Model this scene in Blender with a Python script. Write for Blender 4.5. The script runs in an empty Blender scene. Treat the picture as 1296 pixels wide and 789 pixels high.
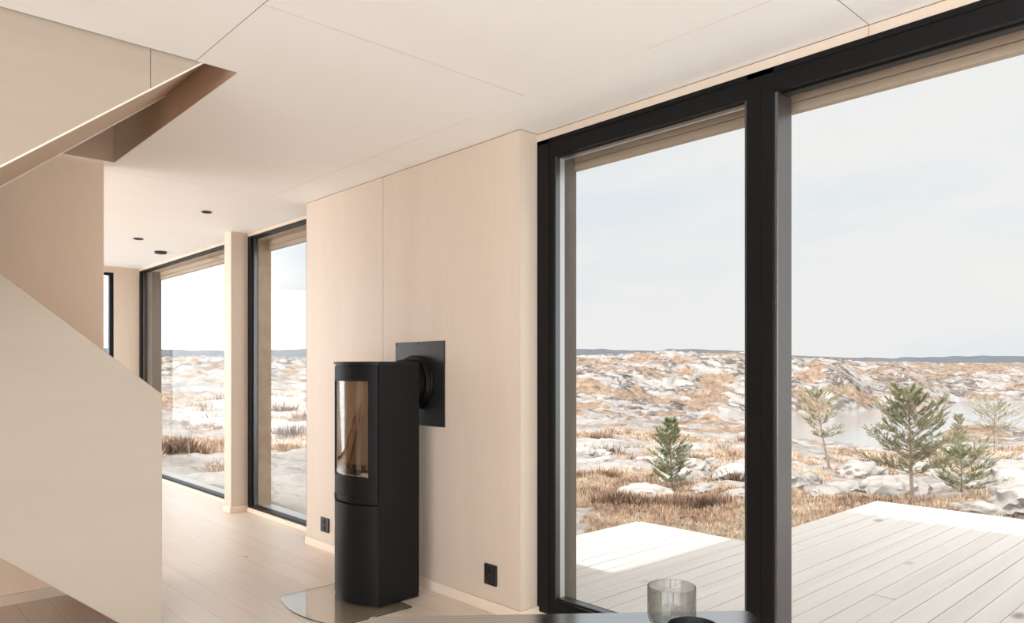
import bpy, bmesh, math, random
import numpy as np
from mathutils import Vector, Matrix

random.seed(7)
S = bpy.context.scene
COL = S.collection
PI = math.pi

# ------------------------------------------------------------------ helpers
def link(name, me, mat=None, parent=None, smooth=None):
    o = bpy.data.objects.new(name, me)
    COL.objects.link(o)
    if mat is not None:
        me.materials.append(mat)
    if smooth is not None:
        me.polygons.foreach_set('use_smooth', [True] * len(me.polygons))
        me.set_sharp_from_angle(angle=math.radians(smooth))
    if parent is not None:
        o.parent = parent
        o.matrix_parent_inverse = Matrix.Translation(-Vector(parent.location)) if parent.rotation_euler.z == 0 else parent_matrix(parent).inverted()
    return o

def parent_matrix(p):
    return Matrix.Translation(p.location) @ p.rotation_euler.to_matrix().to_4x4()

def obj(name, bm, mat=None, parent=None, smooth=None):
    bm.normal_update()
    me = bpy.data.meshes.new(name)
    bm.to_mesh(me)
    bm.free()
    return link(name, me, mat, parent, smooth)

def thing(name, label, cat, loc=(0, 0, 0), group=None):
    o = bpy.data.objects.new(name, None)
    COL.objects.link(o)
    o.location = loc
    o.empty_display_size = .1
    o['label'] = label
    o['category'] = cat
    if group:
        o['group'] = group
    return o

def tag(o, label, cat, group=None, kind=None):
    o['label'] = label
    o['category'] = cat
    if group:
        o['group'] = group
    if kind:
        o['kind'] = kind
    return o

def struct(o, label=None):
    o['kind'] = 'structure'
    if label:
        o['label'] = label
    return o

def box(bm, x0, x1, y0, y1, z0, z1, bev=0.0):
    r = bmesh.ops.create_cube(bm, size=1)
    vs = r['verts']
    for v in vs:
        v.co = Vector((x0 + (v.co.x + .5) * (x1 - x0), y0 + (v.co.y + .5) * (y1 - y0), z0 + (v.co.z + .5) * (z1 - z0)))
    if bev > 0:
        es = list({e for v in vs for e in v.link_edges})
        bmesh.ops.bevel(bm, geom=es, offset=bev, segments=2, affect='EDGES', profile=.5)

def prism(bm, pts, axis, a, b):
    """extrude a 2D outline along an axis from a to b. axis 'z': pts are (x,y); 'y': (x,z); 'x': (y,z)"""
    def mk(p, t):
        if axis == 'z': return (p[0], p[1], t)
        if axis == 'y': return (p[0], t, p[1])
        return (t, p[0], p[1])
    n = len(pts)
    lo = [bm.verts.new(mk(p, a)) for p in pts]
    hi = [bm.verts.new(mk(p, b)) for p in pts]
    fs = [bm.faces.new(lo), bm.faces.new(hi[::-1])]
    for i in range(n):
        j = (i + 1) % n
        fs.append(bm.faces.new((lo[j], lo[i], hi[i], hi[j])))
    bmesh.ops.recalc_face_normals(bm, faces=fs)

def frame_rect(bm, x0, x1, y0, y1, z0, z1, wl, wr, wt, wb, bev=.002):
    """window frame in a plane of constant x: stiles (at y0 width wl, at y1 width wr), head and sill"""
    box(bm, x0, x1, y0, y0 + wl, z0, z1, bev)
    box(bm, x0, x1, y1 - wr, y1, z0, z1, bev)
    box(bm, x0, x1, y0 + wl - .001, y1 - wr + .001, z1 - wt, z1, bev)
    box(bm, x0, x1, y0 + wl - .001, y1 - wr + .001, z0, z0 + wb, bev)

def lathe(bm, prof, cx, cy, seg=48, close=False, z0=0):
    rings = []
    for r, z in prof:
        if r < 1e-6:
            rings.append([bm.verts.new((cx, cy, z0 + z))])
        else:
            rings.append([bm.verts.new((cx + r * math.cos(2 * PI * k / seg), cy + r * math.sin(2 * PI * k / seg), z0 + z)) for k in range(seg)])
    fs = []
    pairs = list(zip(rings, rings[1:]))
    if close:
        pairs.append((rings[-1], rings[0]))
    for a, b in pairs:
        for k in range(seg):
            l = (k + 1) % seg
            if len(a) == 1 and len(b) == 1: continue
            if len(a) == 1: fs.append(bm.faces.new((a[0], b[k], b[l])))
            elif len(b) == 1: fs.append(bm.faces.new((a[k], b[0], a[l])))
            else: fs.append(bm.faces.new((a[k], b[k], b[l], a[l])))
    bmesh.ops.recalc_face_normals(bm, faces=fs)

def tube(bm, pts, rad, seg=8):
    rings = []
    n = len(pts)
    for i, p in enumerate(pts):
        p = Vector(p)
        t = (Vector(pts[min(i + 1, n - 1)]) - Vector(pts[max(i - 1, 0)])).normalized()
        a = t.cross(Vector((0, 0, 1)))
        if a.length < 1e-3: a = t.cross(Vector((1, 0, 0)))
        a.normalize()
        b = t.cross(a)
        r = rad[i] if isinstance(rad, (list, tuple)) else rad
        rings.append([bm.verts.new(p + a * r * math.cos(2 * PI * k / seg) + b * r * math.sin(2 * PI * k / seg)) for k in range(seg)])
    for a, b in zip(rings, rings[1:]):
        for k in range(seg):
            l = (k + 1) % seg
            bm.faces.new((a[k], a[l], b[l], b[k]))
    bm.faces.new(rings[0][::-1])
    bm.faces.new(rings[-1])

# ------------------------------------------------------------------ materials
def new_mat(name):
    m = bpy.data.materials.new(name)
    m.use_nodes = True
    nt = m.node_tree
    b = nt.nodes['Principled BSDF']
    return m, nt, b

def N(nt, t, **kw):
    n = nt.nodes.new(t)
    for k, v in kw.items():
        setattr(n, k, v)
    return n

def plain(name, col, rough=.5, metal=0, spec=.5, bump=0, bscale=200):
    m, nt, b = new_mat(name)
    b.inputs['Base Color'].default_value = (*col, 1)
    b.inputs['Roughness'].default_value = rough
    b.inputs['Metallic'].default_value = metal
    b.inputs['Specular IOR Level'].default_value = spec
    if bump:
        tc = N(nt, 'ShaderNodeTexCoord')
        no = N(nt, 'ShaderNodeTexNoise'); no.inputs['Scale'].default_value = bscale; no.inputs['Detail'].default_value = 3
        bp = N(nt, 'ShaderNodeBump'); bp.inputs['Strength'].default_value = bump; bp.inputs['Distance'].default_value = .002
        nt.links.new(tc.outputs['Object'], no.inputs['Vector'])
        nt.links.new(no.outputs['Fac'], bp.inputs['Height'])
        nt.links.new(bp.outputs['Normal'], b.inputs['Normal'])
    return m

def ramp(nt, stops):
    r = N(nt, 'ShaderNodeValToRGB')
    el = r.color_ramp.elements
    while len(el) < len(stops): el.new(.5)
    for e, (p, c) in zip(el, stops):
        e.position = p
        e.color = (*c, 1)
    return r

def wood(name, c0, c1, grain='z', stretch=14, scale=2.2, rough=.5, knots=0.0, knotcol=(.25, .12, .06), spec=.4, bump=.04, fine=.5):
    """plywood / solid timber: soft cathedral figure + fine fibres along one axis"""
    m, nt, b = new_mat(name)
    L = nt.links.new
    tc = N(nt, 'ShaderNodeTexCoord')
    mp = N(nt, 'ShaderNodeMapping')
    sc = {'x': (1 / stretch, 1, 1), 'y': (1, 1 / stretch, 1), 'z': (1, 1, 1 / stretch)}[grain]
    mp.inputs['Scale'].default_value = sc
    L(tc.outputs['Object'], mp.inputs['Vector'])
    n1 = N(nt, 'ShaderNodeTexNoise'); n1.inputs['Scale'].default_value = scale; n1.inputs['Detail'].default_value = 5; n1.inputs['Distortion'].default_value = 1.4
    n2 = N(nt, 'ShaderNodeTexNoise'); n2.inputs['Scale'].default_value = scale * 38; n2.inputs['Detail'].default_value = 3
    L(mp.outputs['Vector'], n1.inputs['Vector']); L(mp.outputs['Vector'], n2.inputs['Vector'])
    mx = N(nt, 'ShaderNodeMix'); mx.inputs['Factor'].default_value = fine * .5
    L(n1.outputs['Fac'], mx.inputs['A']); L(n2.outputs['Fac'], mx.inputs['B'])
    r = ramp(nt, [(.3, c0), (.7, c1)])
    L(mx.outputs['Result'], r.inputs['Fac'])
    out = r.outputs['Color']
    if knots:
        mk = N(nt, 'ShaderNodeMapping'); mk.inputs['Scale'].default_value = {'x': (.45, 1, 1), 'y': (1, .45, 1), 'z': (1, 1, .45)}[grain]
        L(tc.outputs['Object'], mk.inputs['Vector'])
        vo = N(nt, 'ShaderNodeTexVoronoi'); vo.inputs['Scale'].default_value = knots
        L(mk.outputs['Vector'], vo.inputs['Vector'])
        kr = ramp(nt, [(.0, (1, 1, 1)), (.05, (.8, .8, .8)), (.13, (0, 0, 0))])
        L(vo.outputs['Distance'], kr.inputs['Fac'])
        gate = N(nt, 'ShaderNodeMath', operation='GREATER_THAN'); gate.inputs[1].default_value = .45
        sep = N(nt, 'ShaderNodeSeparateColor'); L(vo.outputs['Color'], sep.inputs['Color'])
        L(sep.outputs[0], gate.inputs[0])
        mu = N(nt, 'ShaderNodeMath', operation='MULTIPLY'); L(kr.outputs['Color'], mu.inputs[0]); L(gate.outputs[0], mu.inputs[1])
        km = N(nt, 'ShaderNodeMix', data_type='RGBA')
        L(mu.outputs[0], km.inputs['Factor']); L(out, km.inputs['A'])
        km.inputs['B'].default_value = (*knotcol, 1)
        out = km.outputs['Result']
    L(out, b.inputs['Base Color'])
    b.inputs['Roughness'].default_value = rough
    b.inputs['Specular IOR Level'].default_value = spec
    bp = N(nt, 'ShaderNodeBump'); bp.inputs['Strength'].default_value = bump; bp.inputs['Distance'].default_value = .004
    L(n2.outputs['Fac'], bp.inputs['Height']); L(bp.outputs['Normal'], b.inputs['Normal'])
    return m

def thin_glass(name, tint=(1, 1, 1), ior=1.5, refl=1.0, rough=0.0):
    m = bpy.data.materials.new(name); m.use_nodes = True
    nt = m.node_tree; L = nt.links.new
    nt.nodes.remove(nt.nodes['Principled BSDF'])
    out = nt.nodes['Material Output']
    tr = N(nt, 'ShaderNodeBsdfTransparent'); tr.inputs['Color'].default_value = (*tint, 1)
    gl = N(nt, 'ShaderNodeBsdfGlossy'); gl.inputs['Roughness'].default_value = rough
    fr = N(nt, 'ShaderNodeFresnel'); fr.inputs['IOR'].default_value = ior
    geo = N(nt, 'ShaderNodeNewGeometry')
    # a thin pane reflects alike from both faces: use ior regardless of facing
    inv = N(nt, 'ShaderNodeMix'); inv.inputs['A'].default_value = ior; inv.inputs['B'].default_value = 1 / ior
    L(geo.outputs['Backfacing'], inv.inputs['Factor']); L(inv.outputs['Result'], fr.inputs['IOR'])
    mu = N(nt, 'ShaderNodeMath', operation='MULTIPLY'); mu.inputs[1].default_value = refl; mu.use_clamp = True
    L(fr.outputs['Fac'], mu.inputs[0])
    mx = N(nt, 'ShaderNodeMixShader')
    L(mu.outputs[0], mx.inputs['Fac']); L(tr.outputs[0], mx.inputs[1]); L(gl.outputs[0], mx.inputs[2])
    L(mx.outputs[0], out.inputs['Surface'])
    return m

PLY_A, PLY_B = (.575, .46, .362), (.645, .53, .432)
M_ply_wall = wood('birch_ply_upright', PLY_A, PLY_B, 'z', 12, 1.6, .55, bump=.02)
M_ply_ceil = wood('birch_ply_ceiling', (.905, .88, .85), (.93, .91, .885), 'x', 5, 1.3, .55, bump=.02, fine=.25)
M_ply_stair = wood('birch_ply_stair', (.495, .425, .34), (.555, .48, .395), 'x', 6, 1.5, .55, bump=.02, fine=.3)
M_edge = wood('ply_edge', (.80, .68, .55), (.86, .75, .62), 'x', 10, 6, .6)
M_base = wood('baseboard_wood', (.72, .58, .46), (.80, .67, .54), 'y', 14, 4, .5)
M_grey_wood = wood('weathered_cladding', (.085, .068, .055), (.15, .125, .10), 'z', 22, 6, .75, knots=5.0, knotcol=(.10, .075, .06), bump=.25)
M_tan_wood = wood('weathered_lintel', (.30, .215, .15), (.43, .325, .24), 'y', 22, 5, .75, knots=3.0, knotcol=(.16, .10, .07), bump=.2)
M_deck = wood('deck_boards', (.54, .49, .44), (.64, .595, .55), 'x', 16, 5, .7, knots=3.0, knotcol=(.22, .155, .11), bump=.15)
M_black = plain('black_lacquered_metal', (.0045, .004, .004), .42, 0, .18)
M_bead = plain('black_gasket', (.008, .008, .008), .28)
M_bead.node_tree.nodes['Principled BSDF'].inputs['IOR'].default_value = 2.0
M_alu = plain('pale_sealing_strip', (.5, .5, .485), .4, .4)
M_brushed = plain('brushed_dark_alloy', (.15, .14, .135), .30, .9)
M_steel = plain('stove_black_steel', (.006, .0052, .005), .5, 0, .2, bump=.05, bscale=900)
M_steel_top = plain('stove_cast_top', (.007, .006, .0055), .45, 0, .25)
M_socket = plain('socket_black_plastic', (.014, .013, .0125), .42)
M_socket_in = plain('socket_recess', (.004, .004, .004), .7)
M_screw = plain('screw_dark', (.02, .02, .02), .35, .6)
M_verm = plain('vermiculite_lining', (.50, .40, .31), .9, bump=.3, bscale=120)
M_ash = plain('ash_bed', (.55, .50, .45), .95, bump=.5, bscale=90)
M_bark = wood('split_log', (.16, .09, .055), (.36, .22, .14), 'z', 6, 16, .9, bump=.5)
M_pane = thin_glass('window_glass', (.985, .99, .985), 1.45, .3)
M_stove_glass = thin_glass('stove_glass', (.90, .84, .78), 1.5, 1.6)
M_table = plain('table_black_top', (.46, .47, .48), .13, 1.0, .5)
M_table.node_tree.nodes['Principled BSDF'].inputs['IOR'].default_value = 2.8
M_cup = plain('black_stoneware', (.008, .007, .007), .45)
M_spot = plain('spot_black', (.015, .013, .012), .5)
M_lens = plain('spot_lens', (.10, .09, .08), .2)

# floor: long pale pine planks running along y
def floor_mat():
    m, nt, b = new_mat('pine_floor')
    L = nt.links.new
    tc = N(nt, 'ShaderNodeTexCoord')
    br = N(nt, 'ShaderNodeTexBrick'); br.offset = .37; br.squash = 1
    br.inputs['Scale'].default_value = 1; br.inputs['Mortar Size'].default_value = .0012; br.inputs['Mortar Smooth'].default_value = .2
    br.inputs['Brick Width'].default_value = 3.2; br.inputs['Row Height'].default_value = .14
    br.inputs['Color1'].default_value = (.1, .1, .1, 1); br.inputs['Color2'].default_value = (.9, .9, .9, 1); br.inputs['Mortar'].default_value = (.5, .5, .5, 1)
    rot = N(nt, 'ShaderNodeMapping'); rot.inputs['Rotation'].default_value = (0, 0, PI / 2)
    L(tc.outputs['Object'], rot.inputs['Vector']); L(rot.outputs['Vector'], br.inputs['Vector'])
    mp = N(nt, 'ShaderNodeMapping'); mp.inputs['Scale'].default_value = (1, .06, 1)
    L(tc.outputs['Object'], mp.inputs['Vector'])
    n1 = N(nt, 'ShaderNodeTexNoise'); n1.inputs['Scale'].default_value = 14; n1.inputs['Detail'].default_value = 5; n1.inputs['Distortion'].default_value = 1
    L(mp.outputs['Vector'], n1.inputs['Vector'])
    sh = N(nt, 'ShaderNodeMix'); sh.inputs['Factor'].default_value = .35
    L(n1.outputs['Fac'], sh.inputs['A'])
    sp = N(nt, 'ShaderNodeSeparateColor'); L(br.outputs['Color'], sp.inputs['Color']); L(sp.outputs[0], sh.inputs['B'])
    r = ramp(nt, [(.2, (.65, .535, .43)), (.8, (.75, .645, .545))])
    L(sh.outputs['Result'], r.inputs['Fac'])
    # knots
    mk = N(nt, 'ShaderNodeMapping'); mk.inputs['Scale'].default_value = (1, .5, 1); L(tc.outputs['Object'], mk.inputs['Vector'])
    vo = N(nt, 'ShaderNodeTexVoronoi'); vo.inputs['Scale'].default_value = 4.2; L(mk.outputs['Vector'], vo.inputs['Vector'])
    kr = ramp(nt, [(0, (1, 1, 1)), (.03, (.8, .8, .8)), (.075, (0, 0, 0))]); L(vo.outputs['Distance'], kr.inputs['Fac'])
    sk = N(nt, 'ShaderNodeSeparateColor'); L(vo.outputs['Color'], sk.inputs['Color'])
    gt = N(nt, 'ShaderNodeMath', operation='GREATER_THAN'); gt.inputs[1].default_value = .3; L(sk.outputs[1], gt.inputs[0])
    mu = N(nt, 'ShaderNodeMath', operation='MULTIPLY'); L(kr.outputs['Color'], mu.inputs[0]); L(gt.outputs[0], mu.inputs[1])
    km = N(nt, 'ShaderNodeMix', data_type='RGBA'); L(mu.outputs[0], km.inputs['Factor']); L(r.outputs['Color'], km.inputs['A']); km.inputs['B'].default_value = (.34, .19, .11, 1)
    gm = N(nt, 'ShaderNodeMix', data_type='RGBA'); L(br.outputs['Fac'], gm.inputs['Factor']); L(km.outputs['Result'], gm.inputs['A']); gm.inputs['B'].default_value = (.36, .23, .15, 1)
    L(gm.outputs['Result'], b.inputs['Base Color'])
    b.inputs['Roughness'].default_value = .5
    b.inputs['Specular IOR Level'].default_value = .6
    b.inputs['Coat Weight'].default_value = 1.0; b.inputs['Coat Roughness'].default_value = .42; b.inputs['Coat IOR'].default_value = 1.75
    bp = N(nt, 'ShaderNodeBump'); bp.inputs['Strength'].default_value = .12; bp.inputs['Distance'].default_value = .002; bp.invert = True
    L(br.outputs['Fac'], bp.inputs['Height']); L(bp.outputs['Normal'], b.inputs['Normal'])
    return m
M_floor = floor_mat()

# ------------------------------------------------------------------ camera (level, shifted up like an architectural lens)
cam = bpy.data.cameras.new('camera')
cam.sensor_width = 36
cam.lens = 36 * 926.0 / 1296
cam.shift_y = (466 - 394.5) / 1296
cam.clip_start = .05
cam.clip_end = 6000
co = bpy.data.objects.new('camera', cam)
COL.objects.link(co)
co.location = (0, 0, 1.237)
co.rotation_euler = (PI / 2, 0, -math.radians(42.88))
S.camera = co

# ------------------------------------------------------------------ room shell
XL, YB, YF, ZC = -2.6, -2.4, 9.25, 2.4     # left wall, wall behind, far wall, ceiling
XO = 2.80                                   # outer face of the window wall
bm = bmesh.new()
box(bm, XL - .25, 2.70, YB - .25, YF + .25, -.12, 0)
struct(obj('floor', bm, M_floor), 'pale knotty pine plank floor')

# ceiling: plywood sheets with hairline joints under a thick floor build-up, stair opening left free
OX, OY0, OY1 = 1.17, 2.845, 4.565
bm = bmesh.new()
g = .0016
def sheet(x0, x1, y0, y1, gx0=g, gx1=g, gy0=g, gy1=g):
    box(bm, x0 + gx0, x1 - gx1, y0 + gy0, y1 - gy1, ZC, ZC + .018)
h = .0006
sheet(XL, 1.008, YB, OY0 - g)
sheet(1.008, 2.175, YB, 2.255, gx1=h)
sheet(1.008, 2.175, 2.255, OY0, gx1=h, gy1=0)
sheet(OX, 2.175, OY0, 4.75, gx0=0, gx1=h, gy0=0, gy1=h)
sheet(2.175, 2.63, YB, .993, gx0=h)
sheet(2.175, 2.63, .993, 3.48, gx0=h, gy1=h)
sheet(2.175, 2.63, 3.48, 4.75, gx0=h, gy0=h, gy1=h)
sheet(OX, 2.64, 4.75, YF, gx0=0, gy0=h)
sheet(XL, OX, OY1, YF, gx1=0)
sheet(XL, -1.36, OY0, OY1, gy0=0, gy1=0)
T = 2.70
for (x0, x1, y0, y1) in ((XL, XO, YB, OY0), (OX, XO, OY0, OY1), (XL, XO, OY1, YF), (XL, -1.36, OY0, OY1)):
    box(bm, x0, x1, y0, y1, ZC + .018, T)
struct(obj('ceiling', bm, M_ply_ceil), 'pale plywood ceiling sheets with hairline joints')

g2 = .0021
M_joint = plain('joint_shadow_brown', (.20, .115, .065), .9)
bm = bmesh.new()
box(bm, 1.008 - g, 1.008 + g, YB, OY0, ZC + .0008, ZC + .003)
box(bm, 1.008 - g, 2.165, 2.255 - g, 2.255 + g, ZC + .0008, ZC + .003)
box(bm, 2.175, 2.57, .993 - g, .993 + g, ZC + .0008, ZC + .003)
struct(obj('trim_3', bm, M_joint), 'brown joint lines between the ceiling sheets')
M_joint2 = plain('joint_pale_brown', (.56, .44, .34), .9)
bm = bmesh.new()
for (y0_, y1_) in ((.2, 1.62), (2.62, 4.75)):
    box(bm, 2.1742, 2.1758, y0_, y1_, ZC - .0002, ZC + .003)
box(bm, 2.176, 2.45, 3.4795, 3.4809, ZC - .0002, ZC + .003)
box(bm, 1.18, 2.1, 4.7492, 4.7508, ZC - .0002, ZC + .003)
struct(obj('trim_6', bm, M_joint2), 'faint joint lines in the ceiling sheets near the window wall')
bm = bmesh.new()
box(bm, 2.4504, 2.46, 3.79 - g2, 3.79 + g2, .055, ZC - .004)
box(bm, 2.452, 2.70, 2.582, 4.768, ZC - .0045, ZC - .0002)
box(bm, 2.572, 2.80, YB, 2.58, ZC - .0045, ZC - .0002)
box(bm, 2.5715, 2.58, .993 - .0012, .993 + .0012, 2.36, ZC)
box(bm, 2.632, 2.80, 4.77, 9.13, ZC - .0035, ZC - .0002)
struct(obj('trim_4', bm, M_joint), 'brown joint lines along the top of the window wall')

# stove wall (a boxed-out plywood lining between the windows)
bm = bmesh.new()
SY0, SY1, SX = 2.58, 4.77, 2.45
box(bm, SX, SX + .02, SY0 + .004, 3.79 - g2, 0, ZC - .004)
box(bm, SX, SX + .02, 3.79 + g2, SY1 - .001, 0, ZC - .004)
box(bm, SX + .02, 2.70, SY0 + .004, SY1 - .001, 0, ZC - .004)
box(bm, SX + .001, 2.70, SY0, SY0 + .0035, 0, ZC - .004)
# piers
box(bm, 2.485, 2.70, 6.19, 6.335, 0, ZC)
# strips over and under the windows
for (y0, y1) in ((YB, .993 - .001), (.993 + .001, SY0)):
    box(bm, 2.57, 2.80, y0, y1, 2.36, ZC - .004)
    box(bm, 2.57, 2.80, y0, y1, -.1, .03)
for (y0, y1) in ((SY1, 6.19), (6.335, 9.25)):
    box(bm, 2.63, 2.80, y0, y1, 2.37, ZC - .003)
    box(bm, 2.628, 2.80, y0, y1, -.1, .034)
# wall beyond the big window on the camera's right
box(bm, 2.57, 2.80, YB, -1.0, .03, 2.36)
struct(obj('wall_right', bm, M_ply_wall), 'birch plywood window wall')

# outside skin of that wall
bm = bmesh.new()
box(bm, 2.70, XO, 2.53, 5.0, -.5, 2.5)
box(bm, 2.70, XO, 6.15, 6.42, -.5, 2.5)
box(bm, 2.70, XO, 9.0, YF + .25, -.5, 2.5)
box(bm, 2.70, XO, YB - .25, -1.0, -.5, 2.5)
cl = obj('wall_outside', bm, M_grey_wood)
struct(cl, 'weathered grey timber cladding and jambs outside the windows')

# far wall with a wide window, wall behind the camera, left wall – the last two unseen, their glazing added to light the room
def wall_y(name, y0, y1, openings, xa, xb, mat):
    bm = bmesh.new()
    xs = [xa]
    for (a, b, z0, z1) in openings:
        box(bm, xs[-1], a, y0, y1, 0, ZC)
        box(bm, a, b, y0, y1, z1, ZC)
        if z0 > 0: box(bm, a, b, y0, y1, 0, z0)
        xs.append(b)
    box(bm, xs[-1], xb, y0, y1, 0, ZC)
    return struct(obj(name, bm, mat))
wall_y('wall_far', YF, YF + .25, [(-1.4, 2.365, .04, 2.33)], XL - .25, 2.70, M_ply_wall)
wall_y('wall_back', YB - .25, YB, [(-2.2, .1, .04, 2.33), (.3, 2.3, .04, 2.33)], XL - .25, 2.70, M_ply_wall)
bm = bmesh.new()
OPS = [(-2.25, -.4), (-.25, 1.55), (5.2, 8.8)]
ys = YB
for a, b in OPS:
    box(bm, XL - .25, XL, ys, a, 0, ZC)
    box(bm, XL - .25, XL, a, b, 2.33, ZC)
    box(bm, XL - .25, XL, a, b, -.1, .04)
    ys = b
box(bm, XL - .25, XL, ys, YF, 0, ZC)
struct(obj('wall_left', bm, M_ply_wall))

# partition behind the stairs
bm = bmesh.new()
M_ply_well = wood('birch_ply_warm', (.90, .69, .52), (.93, .745, .575), 'z', 12, 1.8, .55, bump=.02)
box(bm, XL, 1.12, 4.585, 4.70, 0, ZC)
struct(obj('wall_stair', bm, M_ply_well), 'plywood partition behind the staircase')

bm = bmesh.new(); box(bm, -1.45, -1.36, 2.853, 4.585, 0, ZC)  # unseen wall added to keep window light out of the stairwell
struct(obj('wall_landing_blocker', bm, M_ply_wall))
M_lining_shaded = wood('opening_lining_shaded', (.50, .355, .25), (.56, .41, .30), 'x', 6, 2, .6)  # darker and browner than the ceiling: the opening's shade put into the colour
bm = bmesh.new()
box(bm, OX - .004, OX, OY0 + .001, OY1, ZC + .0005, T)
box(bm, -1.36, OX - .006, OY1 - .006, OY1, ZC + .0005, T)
struct(obj('trim_5', bm, M_lining_shaded), 'lining of the stair opening, its shade put into the brown colour')
# baseboards
bm = bmesh.new(); box(bm, SX - .013, SX, SY0 + .002, SY1, 0, .054, .002)
struct(obj('baseboard_stove', bm, M_base))
bm = bmesh.new(); box(bm, SX - .013, 2.57, SY0 - .013, SY0, 0, .054, .002)
struct(obj('baseboard_return', bm, M_base))
bm = bmesh.new(); box(bm, 2.473, 2.63, 6.178, 6.19, 0, .054, .002); box(bm, 2.473, 2.485, 6.18, 6.347, 0, .054, .002)
struct(obj('baseboard_pier', bm, M_base))
bm = bmesh.new(); box(bm, XL, 1.132, 4.572, 4.585, 0, .054, .002)
struct(obj('baseboard_stair', bm, M_base))
for nm, y0, y1 in (('baseboard_window', SY1, 6.178), ('baseboard_far', 6.347, 9.25)):
    bm = bmesh.new(); box(bm, 2.616, 2.63, y0, y1, 0, .036, .002)
    struct(obj(nm, bm, M_base))

# upper storey, seen only through the stair opening and by the shade it throws on the deck
bm = bmesh.new()
HZ = 6.0
box(bm, XL - .25, XO, YB - .25, YB, T, HZ)
box(bm, XL - .25, XL, YB, 4.85, T, HZ)
box(bm, 2.6, XO, YB, 2.93, T, HZ)
box(bm, 1.45, 2.6, 2.83, 2.93, T, HZ)
box(bm, 1.35, 1.45, 2.83, 4.85, T, HZ)
box(bm, XL, 1.45, 4.75, 4.85, T, HZ)
struct(obj('wall_upper', bm, M_ply_wall))
bm = bmesh.new()
box(bm, XL - .5, 4.93, YB - .5, 2.96, HZ, HZ + .15)  # deep unseen overhang, shaped so its shadow reaches across the deck
box(bm, XL - .5, 1.6, 2.96, 5.0, HZ, HZ + .15)
struct(obj('deck_shade_roof', bm, M_grey_wood))

# ------------------------------------------------------------------ windows
def win_empty(n, loc):
    o = bpy.data.objects.new('window_%d' % n, None); COL.objects.link(o); o.location = loc
    o.empty_display_size = .1
    o['kind'] = 'structure'
    return o

# 1: big two-part window: fixed light on the left, sliding door on the right
w = win_empty(1, (2.6, .8, .03))
bm = bmesh.new()
box(bm, 2.57, 2.618, 2.47, 2.58, .03, 2.36, .003)          # left stile
box(bm, 2.618, 2.666, 2.527, 2.58, .03, 2.36, .003)
box(bm, 2.57, 2.622, -1.0, 2.48, 2.268, 2.36, .003)        # head
box(bm, 2.62, 2.666, -1.0, 2.53, 2.315, 2.36, .003)
box(bm, 2.57, 2.665, -1.0, 2.48, .03, .105, .003)          # sill
box(bm, 2.57, 2.665, -1.0, -.9, .03, 2.36, .003)
box(bm, 2.566, 2.573, 2.50, 2.58, .03, 2.36, .001)         # thin raised lip round the outside
box(bm, 2.566, 2.573, -1.0, 2.58, 2.338, 2.36, .001)
obj('frame', bm, M_black, w)
bm = bmesh.new()
box(bm, 2.566, 2.70, 1.332, 1.444, .03, 2.36, .003)
box(bm, 2.564, 2.568, 1.384, 1.388, .1, 2.30)
obj('mullion', bm, M_black, w)
bm = bmesh.new()
for y0, y1, z0, z1 in ((2.464, 2.472, .1, 2.27), (1.442, 1.458, .1, 2.27)):
    box(bm, 2.578, 2.611, y0, y1, z0, z1, .002)
box(bm, 2.600, 2.63, 1.45, 2.46, 2.262, 2.27, .002)
box(bm, 2.595, 2.64, 1.45, 2.46, .10, .112, .003)
obj('glazing_bead', bm, M_bead, w)
bm = bmesh.new()
box(bm, 2.612, 2.616, 1.445, 2.468, .106, 2.266)
obj('pane', bm, M_pane, w)
w2 = win_empty(2, (2.66, .2, .03))
bm = bmesh.new()
frame_rect(bm, 2.60, 2.645, -.9, 1.333, .1, 2.27, .09, .012, .009, .05)
obj('sash', bm, M_black, w2)
bm = bmesh.new()
box(bm, 2.572, 2.682, 1.3195, 1.3335, .106, 2.266, .002)
obj('door_edge_profile', bm, M_brushed, w2)
bm = bmesh.new(); box(bm, 2.626, 2.630, -.85, 1.325, .14, 2.262)
obj('pane', bm, M_pane, w2)
# pale sealing strips seen through the glass and weathered lintel boards
bm = bmesh.new()
box(bm, 2.660, 2.699, 2.518, 2.53, .05, 2.34)
box(bm, 2.667, 2.70, -1.0, 2.53, 2.283, 2.30)
box(bm, 2.667, 2.70, 1.444, 2.53, .06, .075)
struct(obj('trim_1', bm, M_alu), 'pale sealing strip round the big window')
bm = bmesh.new()
box(bm, 2.79, 2.825, -1.2, 2.90, 2.252, 2.287, .002)
box(bm, 2.785, 2.825, -1.2, 2.90, 2.289, 2.335, .002)
box(bm, 2.70, 2.825, -1.2, 2.90, 2.337, 2.36, .002)
box(bm, 2.78, 2.825, -1.2, 2.90, 2.36, 2.50, .002)
struct(obj('trim_2', bm, M_tan_wood), 'weathered timber lintel outside the big window')

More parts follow.
